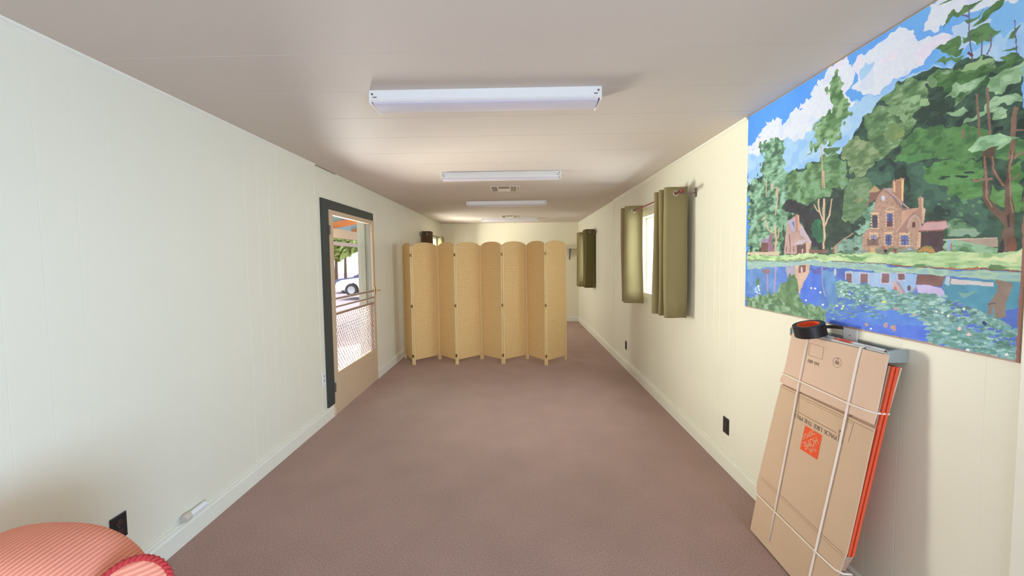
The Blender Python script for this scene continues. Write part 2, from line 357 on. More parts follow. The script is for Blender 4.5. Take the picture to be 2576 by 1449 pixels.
bm = nb(); box(bm, XL - 0.008, XL + 0.022, 3.80, 4.83, 0.986, 1.010); obj('mid_rail', bm, M['rail'], leaf, bevel=0.003)
bm = nb()   # expanded-metal grille
ya, yb, za, zb = 3.806, 4.822, 0.412, 0.990; st = 0.052; k = -16
def clip_line(y, z, dy, dz):
    t0, t1 = 0.0, 10.0
    for p, d, lo_, hi_ in ((y, dy, ya, yb), (z, dz, za, zb)):
        if d > 0: t0 = max(t0, (lo_ - p)/d); t1 = min(t1, (hi_ - p)/d)
        else: t0 = max(t0, (hi_ - p)/d); t1 = min(t1, (lo_ - p)/d)
    return (t0, t1) if t1 - t0 > 0.004 else None
for i in range(-16, 24):
    for dz, zz in ((1.25, za), (-1.25, zb)):
        y = ya + i*st; c_ = clip_line(y, zz, 1.0, dz)
        if c_: tube(bm, [(XL + 0.004, y + c_[0], zz + dz*c_[0]), (XL + 0.004, y + c_[1], zz + dz*c_[1])], 0.0040, 4)
obj('grille', bm, M['rail'], leaf)
bm = nb(); box(bm, XL - 0.004, XL - 0.001, 3.806, 4.822, 1.0, 1.982); obj('door_glass', bm, M['glass'], leaf)
bm = nb(); box(bm, XL + 0.018, XL + 0.030, 4.835, 4.880, 1.100, 1.200); tube(bm, [(XL + 0.03, 4.865, 1.155), (XL + 0.060, 4.865, 1.155), (XL + 0.066, 4.90, 1.150), (XL + 0.066, 4.935, 1.146)], 0.008, 8); obj('door_handle', bm, M['gold'], leaf, bevel=0.002)
for z in (0.28, 1.83):
    bm = nb(); box(bm, XL + 0.016, XL + 0.024, 3.715, 3.748, z - 0.045, z + 0.045); tube(bm, [(XL + 0.026, 3.726, z - 0.045), (XL + 0.026, 3.726, z + 0.045)], 0.006, 8); obj('door_hinge', bm, M['bracket'], leaf)
bm = nb(); box(bm, XL, XL + 0.012, 4.893, 4.905, 0.15, 1.15); obj('door_stop', bm, M['rail'], t)

# ---------------------------------------------------------------- windows
def window(name, x, s, h, double=True):
    """sliding window set near the outer side of the hole h; s = outward direction"""
    y0, y1, z0, z1 = h; xa, xb = x + s*0.080, x + s*0.115
    lo_, hi_ = min(xa, xb), max(xa, xb)
    bm = nb(); w = 0.035
    for a in ((y0, y0 + w, z0, z1), (y1 - w, y1, z0, z1), (y0 + w, y1 - w, z1 - w, z1), (y0 + w, y1 - w, z0, z0 + w), ((y0 + y1)/2 - 0.02, (y0 + y1)/2 + 0.02, z0 + w, z1 - w)): box(bm, lo_, hi_, *a)
    f = obj(name, bm, M['white'], kind='structure', bevel=0.003)
    for a, b in ((y0 + w, (y0 + y1)/2 - 0.02), ((y0 + y1)/2 + 0.02, y1 - w)):
        bm = nb(); box(bm, x + s*0.095 - 0.002, x + s*0.095 + 0.002, a, b, z0 + w, z1 - w); obj('window_glass', bm, M['glass'], f)
    bm = nb(); q0, q1 = sorted((x - s*0.004, x + s*0.08)); box(bm, q0, q1, y0 + 0.001, y1 - 0.001, z0, z0 + 0.012); obj('windowsill', bm, M['trim'], f, bevel=0.002)
window('window_1', XR, 1, WR1); window('window_2', XR, 1, WR2); window('window_3', XL, -1, WL); window('window_5', XR, 1, WR0)
bm = nb()
for a in ((-0.60, -0.55), (0.375, 0.425), (1.35, 1.40)): box(bm, a[0], a[1], YB - 0.12, YB - 0.06, 0.15, 2.15)
box(bm, -0.55, 0.375, YB - 0.12, YB - 0.06, 2.08, 2.15); box(bm, 0.425, 1.35, YB - 0.12, YB - 0.06, 2.08, 2.15); box(bm, -0.55, 0.375, YB - 0.12, YB - 0.06, 0.15, 0.22); box(bm, 0.425, 1.35, YB - 0.12, YB - 0.06, 0.15, 0.22)
obj('window_4', bm, M['white'], kind='structure')
PAINT_GAIN = 1.1
# ---------------------------------------------------------------- painter
# The landscape is composed on its own layout grid: canvas metres (Y, Z) -> layout units by a fixed 3x3 map.
PH = np.array([-0.8534055792062634, 0.05137497399497863, -1.0, -0.42804716938136617, 0.659456056626528, -0.9809585156261346,
               -0.0006554129675975433, 3.36823621910127e-05, -3.6520257071730706e-05]).reshape(3, 3)

def paint_canvas(y0, y1, z0, z1, nc, nr, seed=5):
    rg = np.random.default_rng(seed)
    Yg, Zg = np.meshgrid(np.linspace(y0, y1, nc), np.linspace(z0, z1, nr))
    den = PH[2, 0]*Yg + PH[2, 1]*Zg + PH[2, 2]
    PX = (PH[0, 0]*Yg + PH[0, 1]*Zg + PH[0, 2])/den
    PY = (PH[1, 0]*Yg + PH[1, 1]*Zg + PH[1, 2])/den

    def noise(ny, nz):
        g = rg.uniform(-1, 1, (nz + 2, ny + 2))
        u = np.linspace(0, ny, nc); v = np.linspace(0, nz, nr)
        iu = u.astype(int); iv = v.astype(int)
        fu = u - iu; fv = v - iv
        fu = fu*fu*(3 - 2*fu); fv = fv*fv*(3 - 2*fv)
        a = g[np.ix_(iv, iu)]; b = g[np.ix_(iv, iu + 1)]; c = g[np.ix_(iv + 1, iu)]; d = g[np.ix_(iv + 1, iu + 1)]
        return (a*(1 - fu) + b*fu)*(1 - fv)[:, None] + (c*(1 - fu) + d*fu)*fv[:, None]
    N1x, N1y = noise(26, 23), noise(26, 23)
    N2x, N2y = noise(75, 66), noise(75, 66)
    N3 = noise(45, 40); N4 = noise(110, 95); N5 = noise(220, 190); N6 = noise(12, 10)
    NS = noise(30, 150); NB = noise(60, 120)
    img = np.zeros((nr, nc, 3))

    def inside(pts, wx, wy):
        q = np.array(pts, float)
        m = np.zeros(PX.shape, bool)
        bb = (PX > q[:, 0].min() - 25) & (PX < q[:, 0].max() + 25) & (PY > q[:, 1].min() - 25) & (PY < q[:, 1].max() + 25)
        X = PX[bb] + wx[bb]; Y = PY[bb] + wy[bb]
        r = np.zeros(X.shape, bool)
        for i in range(len(q)):
            xa, ya = q[i]; xb, yb = q[i - 1]
            if ya == yb: continue
            k = ((ya > Y) != (yb > Y)) & (X < (xb - xa)*(Y - ya)/(yb - ya) + xa)
            r ^= k
        m[bb] = r
        return m

    def put(m, col, var=0.0, tex=None, alpha=1.0):
        c = np.array(col, float)/255
        t = (tex if tex is not None else N3)[m][:, None]*var/255
        img[m] = img[m]*(1 - alpha) + np.clip(c + t, 0, 1)*alpha

    def poly(pts, col, rough=0, var=6, alpha=1.0, tex=None):
        wx = N1x*rough + N2x*rough*0.6; wy = N1y*rough + N2y*rough*0.6
        m = inside(pts, wx, wy); put(m, col, var, tex, alpha); return m

    def foliage(pts, tones, rough=7, sc=None):
        """crown: outline warped by noise, then tones laid on by thresholded noise, like dabs"""
        wx = N1x*rough + N2x*rough; wy = N1y*rough + N2y*rough
        m = inside(pts, wx, wy)
        f = (N3*0.9 + NB*0.6 + N5*0.10) if sc is None else sc
        v = f[m]
        n_ = len(tones)
        q_ = np.clip((v + 0.7)/1.4, 0, 0.9999)*(n_ - 1) if n_ > 1 else np.zeros(v.size)
        lo_ = q_.astype(int); fr = q_ - lo_; fr = np.clip((fr - 0.5)*3.2 + 0.5, 0, 1); hi_ = np.minimum(lo_ + 1, n_ - 1)
        tt = np.array(tones, float)/255
        out = tt[lo_]*(1 - fr)[:, None] + tt[hi_]*fr[:, None] + (N4[m]*3/255)[:, None]
        img[m] = np.clip(out, 0, 1); return m

    def line(pts, w, col, rough=1.2, var=5, w1=None):
        w1 = w if w1 is None else w1
        n = len(pts) - 1
        for i in range(n):
            (xa, ya), (xb, yb) = pts[i], pts[i + 1]
            wa = w + (w1 - w)*i/n; wb = w + (w1 - w)*(i + 1)/n
            d = math.hypot(xb - xa, yb - ya) or 1; nx, ny = -(yb - ya)/d, (xb - xa)/d; ex, ey = (xb - xa)/d*.4, (yb - ya)/d*.4
            poly([(xa + nx*wa/2 - ex, ya + ny*wa/2 - ey), (xb + nx*wb/2 + ex, yb + ny*wb/2 + ey), (xb - nx*wb/2 + ex, yb - ny*wb/2 + ey), (xa - nx*wa/2 - ex, ya - ny*wa/2 - ey)], col, rough, var)

    def ell(x, y, rx, ry, col, var=4, alpha=1.0, rough=0):
        bb = (abs(PX - x) < rx + 8) & (abs(PY - y) < ry + 8)
        X = PX[bb] + N2x[bb]*rough; Y = PY[bb] + N2y[bb]*rough
        r = ((X - x)/rx)**2 + ((Y - y)/ry)**2 < 1
        m = np.zeros(PX.shape, bool); m[bb] = r; put(m, col, var, N4, alpha)

    def dabs(pts, n, rx, ry, cols, tilt=0.0, seed2=1):
        """n brush dabs scattered inside a polygon"""
        r2 = np.random.default_rng(seed2); q = np.array(pts, float); k = 0; t = 0
        x0_, y0_, x1_, y1_ = q[:, 0].min(), q[:, 1].min(), q[:, 0].max(), q[:, 1].max()
        while k < n and t < n*20:
            t += 1
            x, y = r2.uniform(x0_, x1_), r2.uniform(y0_, y1_)
            c = False
            for i in range(len(q)):
                xa, ya = q[i]; xb, yb = q[i - 1]
                if (ya > y) != (yb > y) and x < (xb - xa)*(y - ya)/(yb - ya) + xa: c = not c
            if not c: continue
            k += 1
            s = r2.uniform(.5, 1.3)
            ell(x, y, rx*s, ry*s*r2.uniform(.7, 1.2), cols[int(r2.integers(len(cols)))], 6, 1.0, 2.0)

    def Z(ox, oy, sc, pts): return [(ox + x/sc, oy + y/sc) for x, y in pts]
    A = lambda p: Z(1870, 280, 3.622, p)       # left half
    B = lambda p: Z(2180, 380, 4.528, p)       # house and big tree
    T = lambda p: Z(2180, 0, 3.624, p)         # top right
    U = lambda p: Z(1870, 600, 5.175, p)       # water left
    V = lambda p: Z(2200, 640, 4.997, p)       # water right

    # ---- sky
    gx = np.clip((PX - 1880)/700, 0, 1)
    base = np.array([66, 150, 240])*(1 - gx)[..., None] + np.array([118, 184, 245])*gx[..., None]
    img[:] = (base + (N6*6)[..., None])/255
    LB = (158, 202, 244); CW = (214, 222, 243); CW2 = (205, 216, 240); CP = (222, 218, 238)
    foliage([(1878, 392), (1898, 352), (1935, 330), (2000, 300), (2100, 270), (2190, 240), (2235, 200), (2330, 180), (2420, 150), (2560, 60), (2590, 60), (2590, 140), (2330, 200), (2160, 330), (2130, 400), (1990, 470), (1878, 480)], [(140, 190, 244), LB, (172, 208, 244)], 9, N1x)
    foliage([(1880, 385), (1888, 360), (1905, 350), (1915, 325), (1940, 306), (1968, 296), (1972, 314), (1990, 290), (2000, 275), (2020, 262), (2038, 236), (2060, 212), (2068, 190), (2085, 170), (2130, 148), (2146, 175), (2150, 215), (2130, 235), (2150, 262), (2120, 290), (2060, 300), (2020, 345), (1990, 350), (1940, 372), (1905, 392)], [CW2, CW, CW, CP], 7, N1y)
    foliage([(2145, 176), (2172, 142), (2205, 112), (2262, 64), (2290, 66), (2303, 92), (2322, 100), (2360, 85), (2392, 88), (2388, 122), (2345, 138), (2318, 168), (2262, 195), (2215, 226), (2186, 240), (2152, 228), (2160, 200)], [CW2, CW, CW, CP], 7, N1y)
    poly([(2160, 190), (2180, 160), (2200, 150), (2185, 185), (2170, 200)], LB, 6, 5)
    foliage([(2352, 0), (2345, 30), (2332, 52), (2325, 80), (2352, 78), (2382, 62), (2402, 40), (2440, 30), (2500, 20), (2576, 0), (2576, -40), (2352, -40)], [CW2, CW, CW], 6, N1y)
    poly([(2400, 70), (2460, 40), (2500, 55), (2470, 110), (2420, 130), (2390, 110)], (176, 206, 242), 9, 5)
    poly([(1900, 400), (1960, 360), (1990, 352), (1985, 385), (1950, 405), (1905, 420)], (150, 198, 244), 7, 5)
    # ---- dark forest behind everything
    D1, D2, D3 = (44, 66, 60), (54, 82, 66), (66, 100, 76)
    foliage([(1882, 470), (1900, 445), (1960, 435), (1990, 430), (2040, 410), (2080, 395), (2110, 392), (2150, 340), (2166, 322), (2175, 300), (2190, 288), (2205, 262), (2235, 235), (2262, 205), (2292, 196), (2330, 180), (2352, 172), (2395, 168), (2410, 150), (2450, 140), (2490, 135), (2520, 150), (2576, 150), (2590, 640), (1882, 645)], [D1, D2, (60, 92, 72), D3], 5)
    foliage(B([(0, 60), (300, 80), (640, 120), (900, 420), (1300, 480), (1400, 700), (1500, 980), (1300, 960), (900, 770), (680, 640), (420, 330), (260, 330), (90, 380), (0, 300)]), [(40, 62, 56), (58, 94, 78), (70, 112, 90)], 6, N1x + N3*.6)
    # ---- middle crowns
    G = [(72, 110, 62), (88, 132, 76), (104, 148, 88), (128, 168, 112)]
    foliage(T([(0, 1110), (40, 1030), (90, 975), (150, 985), (190, 960), (140, 890), (190, 840), (250, 790), (330, 760), (400, 710), (470, 780), (560, 770), (590, 690), (640, 640), (780, 610), (760, 690), (800, 700), (830, 620), (930, 545), (1080, 520), (1200, 520), (1180, 640), (1100, 760), (900, 900), (700, 1000), (500, 1050), (400, 1200), (300, 1300), (100, 1449), (0, 1449)]), [(74, 108, 70), (88, 128, 78), (110, 148, 96), (136, 172, 122)], 7)
    foliage(T([(430, 1080), (520, 960), (560, 800), (700, 760), (860, 800), (780, 960), (700, 1060), (480, 1110)]), [(46, 70, 58), (58, 84, 66)], 8)
    foliage(T([(690, 780), (640, 690), (820, 640), (1000, 560), (1180, 600), (1160, 760), (900, 860), (760, 880)]), [(56, 96, 56), (70, 116, 60), (90, 136, 76)], 8)
    foliage(T([(400, 900), (470, 880), (470, 930), (420, 980)]), [(140, 180, 120), (150, 188, 130)], 5)
    foliage(T([(480, 920), (570, 890), (560, 950), (480, 985)]), [(140, 180, 120), (150, 188, 130)], 5)
    foliage(T([(200, 1000), (330, 990), (420, 1040), (380, 1080), (240, 1060)]), [(132, 168, 116), (120, 158, 104)], 7)
    foliage(T([(170, 1200), (250, 1130), (340, 1150), (330, 1230), (240, 1300), (200, 1290)]), [(126, 152, 84), (110, 144, 86)], 8)
    # broad bright-green sweep in the centre right
    foliage(T([(270, 1449), (300, 1300), (420, 1230), (600, 1160), (840, 1150), (1000, 1180), (1180, 1250), (1449, 1300), (1449, 1449)]), [(66, 112, 64), (80, 132, 70), (92, 146, 78)], 8)
    foliage(B([(700, 200), (860, 110), (1100, 90), (1330, 120), (1300, 280), (1340, 520), (1180, 560), (960, 470), (820, 380), (700, 320)]), [(64, 116, 58), (84, 142, 70), (96, 154, 80)], 8)
    foliage(B([(560, 0), (800, 0), (740, 90), (620, 110), (300, 90), (280, 60)]), [(78, 136, 74), (92, 150, 84)], 7)
    foliage(B([(1440, 380), (1560, 420), (1700, 150), (1793, 80), (1793, 640), (1700, 680), (1560, 640), (1460, 600)]), [(72, 126, 58), (90, 146, 70), (104, 160, 84)], 8)
    dabs(B([(700, 480), (1300, 520), (1400, 760), (900, 740), (700, 640)]), 26, 6, 4, [(72, 118, 84), (60, 100, 74), (96, 150, 96)], seed2=4)
    dabs(B([(700, 260), (1200, 200), (1250, 330), (900, 360)]), 5, 14, 3, [(42, 72, 60)], seed2=9)
    # ---- right pines over the sky
    PG, PD, PL = (80, 124, 70), (66, 106, 62), (150, 190, 140)
    for a in ([(665, 75), (740, 30), (800, 0), (760, 0), (700, 40)], [(740, 170), (830, 110), (900, 40), (1000, 10), (1090, 0), (1000, 60), (900, 110), (800, 190), (740, 210)],
              [(680, 290), (730, 210), (770, 190), (720, 250)], [(890, 210), (960, 150), (1090, 100), (1000, 170), (930, 215)], [(990, 240), (1100, 130), (1200, 30), (1290, 0), (1230, 100), (1120, 190)],
              [(950, 380), (960, 310), (1040, 250), (1110, 230), (1230, 270), (1200, 310), (1130, 330), (1060, 390), (1000, 410)], [(650, 480), (720, 410), (860, 360), (890, 370), (830, 450), (900, 440), (850, 490), (720, 500)],
              [(610, 605), (690, 545), (800, 500), (900, 500), (850, 540), (720, 560)], [(1280, 330), (1340, 260), (1400, 240), (1370, 300)], [(1170, 640), (1250, 560), (1240, 490), (1330, 470), (1420, 500), (1449, 540), (1350, 560), (1300, 640)], [(1240, 465), (1310, 420), (1370, 400), (1360, 440)],
              [(1000, 410), (900, 400), (900, 350), (960, 340)]):
        foliage(T(a), [PD, PG, (92, 138, 80)], 8)
    for a in ([(940, 60), (945, 200), (955, 400), (970, 545)], [(1140, 300), (1140, 420), (1105, 495)], [(1355, 180), (1365, 400), (1375, 500)], [(1060, 380), (1055, 500)]):
        line(T(a), 3.4, (110, 92, 118), 2)
    line(T([(880, 135), (935, 150)]), 4, (110, 84, 112)); line(T([(930, 480), (970, 510)]), 7, (108, 66, 92))
    foliage(T([(830, 620), (900, 560), (1050, 500), (1190, 510), (1110, 560), (1000, 600), (900, 630)]), [(130, 172, 104), (146, 184, 122)], 7)
    for a in ([(690, 910), (770, 840), (830, 770), (950, 720), (1060, 700), (1160, 690), (1060, 760), (1010, 800), (880, 850), (760, 880)], [(760, 1030), (830, 990), (900, 970), (950, 1030), (880, 1050)],
              [(850, 1160), (900, 1100), (960, 1070), (1090, 1050), (1120, 960), (1200, 900), (1280, 870), (1449, 880), (1449, 940), (1290, 960), (1200, 1010), (1100, 1080), (980, 1110)],
              [(1110, 800), (1160, 720), (1260, 640), (1449, 560), (1449, 700), (1330, 760), (1290, 830), (1200, 880)], [(1150, 1100), (1180, 1000), (1290, 1010), (1260, 1110)]):
        foliage(T(a), [(116, 160, 108), (140, 182, 132), (164, 202, 152)], 8)
    # trunks on the right
    BR = (134, 106, 86)
    for a, w in (([(1015, 860), (1025, 1100), (1030, 1280)], 6), ([(1110, 800), (1120, 1000), (1130, 1230)], 7), ([(1375, 980), (1350, 1080), (1335, 1280), (1320, 1449)], 13), ([(880, 1180), (885, 1260)], 6), ([(1449, 1175), (1360, 1185)], 6)):
        line(T(a), w, BR, 2, 14)
    foliage(T([(1150, 1220), (1180, 1180), (1250, 1170), (1260, 1210)]), [(38, 52, 54)], 5)
    foliage(T([(1370, 1100), (1449, 1060), (1449, 1160), (1380, 1170)]), [(40, 60, 52)], 5)
    poly(T([(1060, 1400), (1120, 1350), (1180, 1350), (1170, 1449), (1080, 1449)]), (98, 80, 66), 4)
    foliage(T([(915, 1365), (960, 1320), (1040, 1265), (1130, 1235), (1250, 1240), (1400, 1275), (1310, 1300), (1200, 1380), (1190, 1330), (1060, 1385), (960, 1400)]), [(122, 170, 118), (150, 198, 144), (172, 214, 156)], 6)
    # ---- left trees
    LT = [(84, 132, 92), (108, 158, 118), (134, 184, 146), (96, 142, 88)]
    foliage(A([(60, 700), (70, 590), (120, 580), (140, 640), (180, 620), (160, 560), (170, 480), (200, 430), (150, 360), (170, 290), (230, 300), (300, 240), (390, 260), (370, 340), (340, 400), (390, 440), (350, 520), (410, 560), (430, 640), (400, 700), (440, 800), (380, 860), (380, 930), (470, 940), (400, 1000), (380, 1100), (330, 1300), (50, 1280), (40, 820)]), [(70, 106, 84), (96, 142, 104), (120, 168, 128), (146, 192, 158)], 9)
    foliage(A([(340, 250), (380, 270), (360, 330), (330, 360)]), [(92, 140, 96)], 9)
    foliage(A([(380, 560), (430, 530), (520, 550), (570, 490), (640, 500), (700, 420), (830, 370), (860, 430), (910, 490), (965, 560), (950, 660), (860, 720), (800, 700), (850, 770), (760, 790), (660, 800), (600, 890), (510, 850), (470, 780), (420, 800)]), [(74, 112, 72), (90, 134, 82), (112, 154, 98), (122, 166, 122)], 8)
    poly(A([(380, 840), (480, 790), (520, 860), (640, 890), (720, 960), (730, 1250), (620, 1250), (560, 1040), (500, 930), (420, 930)]), (52, 54, 60), 8, 8)
    foliage(A([(620, 1000), (700, 1000), (720, 1200), (640, 1190)]), [(40, 100, 70), (48, 122, 80)], 8)
    foliage(A([(750, 780), (900, 720), (900, 900), (930, 1000), (1000, 1010), (900, 1120), (800, 1240), (750, 1240)]), [(46, 66, 58), (56, 78, 62)], 6)
    foliage(A([(680, 1010), (720, 1000), (715, 1040), (680, 1040)]), [(40, 130, 80)], 4)
    foliage(A([(890, 440), (890, 350), (950, 260), (1050, 235), (1170, 260), (1240, 390), (1180, 480), (1100, 560), (1040, 600), (960, 520)]), [(92, 124, 78), (112, 142, 90), (134, 160, 110), (150, 166, 118)], 7)
    foliage(A([(905, 760), (960, 640), (1030, 590), (1170, 600), (1185, 680), (1150, 760), (1140, 850), (1070, 960), (990, 1020), (920, 990), (905, 880)]), [(86, 122, 78), (100, 138, 90), (122, 156, 108)], 5)
    ell(*A([(1055, 810)])[0], 11, 8, (146, 150, 104), 8, .7, 4)
    # tall slim tree
    foliage(A([(640, 190), (690, 110), (760, 50), (800, -60), (760, -120), (780, -250), (810, -290), (820, -340), (880, -360), (890, -300), (930, -230), (920, -150), (980, -90), (950, -20), (990, 20), (980, 60), (900, 100), (870, 250), (830, 290), (690, 310), (590, 375), (640, 280)]), [(72, 116, 68), (94, 138, 84), (118, 160, 104), (140, 178, 124)], 9)
    foliage(A([(740, 350), (800, 320), (880, 335), (860, 370), (760, 380)]), [(84, 124, 76)], 5)
    foliage(A([(560, 700), (690, 690), (820, 740), (850, 770), (700, 790), (560, 790)]), [(98, 144, 92), (122, 166, 116)], 7)
    foliage(A([(700, 480), (760, 460), (810, 490), (800, 530), (700, 530)]), [(104, 150, 98), (126, 168, 116)], 5)
    TK = (206, 176, 138)
    for a, w in (([(718, 310), (722, 480), (725, 700)], 3), ([(735, 540), (745, 700)], 4), ([(738, 800), (740, 1050)], 6), ([(740, 1040), (737, 1250)], 5.5), ([(690, 800), (692, 900), (735, 1010)], 4), ([(815, 800), (790, 940), (745, 1050)], 4), ([(650, 850), (670, 905), (695, 920)], 3),
                 ([(213, 640), (215, 780)], 2.5), ([(300, 690), (310, 800), (290, 940)], 3), ([(318, 690), (300, 900)], 2.5), ([(165, 990), (200, 960), (225, 940)], 2.5), ([(200, 990), (230, 1080), (290, 1110)], 3), ([(290, 1040), (300, 1180), (292, 1300)], 4.5), ([(335, 1060), (320, 1140), (300, 1170)], 3), ([(262, 660), (262, 720)], 2.5)):
        line(A(a), w, TK, 1.5, 14)
    # ---- left cottages
    poly(A([(150, 1200), (180, 1160), (230, 1160), (240, 1200)]), (158, 140, 160), 1); poly(A([(165, 1200), (230, 1200), (230, 1290), (165, 1290)]), (122, 84, 78), 1)
    poly(A([(230, 1190), (245, 1120), (270, 1115), (265, 1200), (285, 1250), (280, 1300), (225, 1300)]), (150, 110, 128), 2)
    poly(A([(40, 1283), (200, 1283), (330, 1272), (330, 1312), (40, 1308)]), (208, 190, 156), 1)
    poly(A([(375, 1300), (390, 1130), (400, 1000), (430, 990), (470, 960), (540, 1040), (625, 1190), (605, 1300)]), (190, 156, 142), 1, 10)
    poly(A([(402, 1000), (470, 985), (480, 1090), (450, 1105)]), (168, 170, 190), 1); poly(A([(445, 1010), (465, 1005), (470, 1080)]), (110, 104, 150), 1)
    poly(A([(476, 960), (490, 935), (512, 945), (516, 1090), (480, 1100)]), (186, 130, 108), 1); poly(A([(497, 950), (512, 945), (516, 1090), (503, 1090)]), (214, 160, 130), 0)
    poly(A([(520, 1030), (545, 1050), (625, 1190), (610, 1215), (560, 1150), (520, 1130)]), (196, 176, 178), 1)
    poly(A([(475, 1200), (510, 1172), (590, 1170), (560, 1212), (480, 1216)]), (196, 178, 180), 1); poly(A([(490, 1216), (545, 1214), (575, 1190), (575, 1302), (490, 1302)]), (112, 88, 84), 1); poly(A([(572, 1190), (605, 1210), (605, 1300), (575, 1300)]), (216, 174, 138), 0)
    line(A([(545, 1255), (540, 1300)]), 3, (220, 190, 190)); line(A([(523, 1250), (523, 1300)]), 2.6, (160, 70, 66))
    for a in ([(422, 1120), (430, 1230)], [(398, 1235), (396, 1280)], [(430, 1235), (430, 1280)], [(460, 1230), (460, 1275)]): line(A(a), 2, (120, 92, 92), .5)
    poly(A([(605, 1262), (780, 1256), (780, 1285), (605, 1300)]), (132, 96, 84), 2)
    # ---- foreground shrubs in front of the house
    foliage(A([(990, 1090), (1100, 1020), (1080, 920), (1130, 860), (1200, 830), (1290, 830), (1290, 930), (1160, 1060), (1170, 1110), (1090, 1130)]), [(92, 140, 108), (120, 168, 136), (146, 192, 160)], 7)
    foliage(A([(880, 1200), (1000, 1120), (1090, 1130), (1100, 1230), (1160, 1290), (850, 1300), (830, 1240)]), [(96, 136, 112), (122, 162, 138), (146, 184, 160)], 7)
    line(A([(820, 1250), (900, 1180), (1000, 1110)]), 3, (176, 150, 110)); line(A([(850, 1230), (850, 1300)]), 5, (196, 156, 104)); line(A([(825, 1250), (825, 1300)]), 4, (120, 96, 76))
    ell(*A([(1035, 1250)])[0], 8, 5, (78, 92, 78), 6, 1, 2)
    # ---- main house
    W1, W2, QN, RF = (184, 146, 120), (168, 128, 104), (224, 188, 142), (150, 116, 108)
    poly(B([(35, 480), (150, 455), (130, 520), (60, 590), (35, 570)]), (138, 96, 84), 1); poly(B([(25, 475), (95, 390), (165, 448), (110, 470)]), (190, 158, 108), 1, 12)
    poly(B([(200, 425), (300, 425), (330, 480), (290, 500), (240, 460)]), (190, 156, 150), 1)
    poly(B([(300, 345), (320, 322), (350, 345), (350, 500), (300, 470)]), (176, 130, 100), 0); poly(B([(312, 350), (332, 350), (332, 470), (312, 460)]), (226, 184, 130), 0)
    poly(B([(345, 345), (400, 300), (432, 318), (425, 585), (345, 520)]), (178, 128, 98), 0); poly(B([(404, 325), (430, 320), (424, 580), (404, 570)]), (236, 198, 132), 0); line(B([(345, 335), (435, 315)]), 4, (196, 150, 108), 0)
    poly(B([(-45, 1130), (-40, 960), (0, 900), (60, 880), (70, 760), (100, 600), (115, 540), (200, 425), (300, 470), (410, 560), (410, 930), (600, 930), (620, 1110), (300, 1160), (-45, 1160)]), W1, 0, 9, 1, N5)
    poly(B([(410, 670), (600, 640), (600, 700), (540, 720), (440, 930), (340, 935), (350, 890), (400, 840)]), (206, 160, 130), 1, 16)
    poly(B([(345, 935), (470, 760), (540, 690), (610, 700), (540, 735), (500, 800), (480, 930)]), (170, 128, 112), 1)
    poly(B([(590, 540), (620, 515), (655, 535), (650, 640), (680, 660), (660, 830), (600, 830), (560, 700), (600, 640)]), (180, 140, 116), 0); poly(B([(632, 525), (655, 535), (650, 640), (678, 665), (655, 820), (640, 820)]), (214, 182, 142), 0)
    poly(B([(480, 930), (480, 850), (510, 760), (560, 725), (610, 780), (640, 900), (620, 930)]), (190, 152, 124), 0, 8)
    line(B([(470, 880), (500, 780), (555, 725), (610, 780), (635, 900)]), 4, (196, 166, 154), 0)
    line(B([(200, 425), (300, 510), (420, 665), (490, 650)]), 6, RF, 0); line(B([(210, 430), (320, 510), (490, 660)]), 3, (186, 158, 152), 0); line(B([(195, 430), (100, 530), (0, 610)]), 4, (140, 104, 96), 0)
    poly(B([(585, 915), (680, 808), (920, 800), (935, 870), (860, 905)]), (206, 160, 154), 1, 8); line(B([(600, 915), (870, 900)]), 3.5, (150, 96, 86), 0); line(B([(680, 805), (920, 795)]), 2.6, (150, 84, 78), 0)
    poly(B([(622, 935), (880, 910), (880, 1150), (610, 1130)]), (84, 62, 68), 1, 8); poly(B([(590, 930), (625, 930), (620, 1100), (580, 1110)]), (222, 186, 140), 0, 6)
    ell(*B([(194, 536)])[0], 5, 6.5, (206, 212, 228)); 
    line(B([(210, 680), (280, 630), (350, 660)]), 2.4, (212, 176, 144), 0)
    for (x0, x1, ya, yb, c) in ((70, 130, 730, 875, (84, 78, 92)), (238, 302, 710, 862, (92, 104, 164)), (222, 290, 952, 1070, (98, 108, 156)), (398, 484, 962, 1072, (104, 118, 170)), (55, 120, 958, 1060, (150, 146, 170))):
        for yy in range(ya - 30, yb, 34):
            poly(B([(x0 - 20, yy), (x1 + 20, yy), (x1 + 20, yy + 16), (x0 - 20, yy + 16)]), QN, 0, 6)
        poly(B([(x0 - 4, ya - 32), (x1 + 4, ya - 32), (x1 + 8, ya - 4), (x0 - 8, ya - 4)]), QN, 0, 6)
        poly(B([(x0, ya), (x1, ya), (x1, yb), (x0, yb)]), c, 0, 8)
        line(B([((x0 + x1)/2, ya), ((x0 + x1)/2, yb)]), 1.5, (70, 62, 84), 0); line(B([(x0, (ya + yb)/2), (x1, (ya + yb)/2)]), 1.5, (70, 62, 84), 0)
    poly(B([(238, 800), (300, 800), (296, 862), (238, 862)]), (104, 70, 74), 0); poly(B([(525, 808), (560, 808), (560, 872), (525, 872)]), (104, 62, 58), 0)
    for k in range(5): poly(B([(585, 950 + 34*k), (606, 950 + 34*k), (606, 966 + 34*k), (585, 966 + 34*k)]), (196, 158, 118), 0)
    # garden line
    poly(B([(880, 1012), (1100, 1000), (1500, 985), (1500, 1090), (1000, 1100)]), (172, 154, 128), 1, 8); line(B([(880, 1012), (1500, 988)]), 2.4, (216, 198, 168), 0)
    foliage(B([(930, 800), (1040, 790), (1180, 850), (1330, 960), (1200, 985), (1000, 985), (920, 960)]), [(70, 108, 78), (98, 144, 98), (140, 176, 140)], 6)
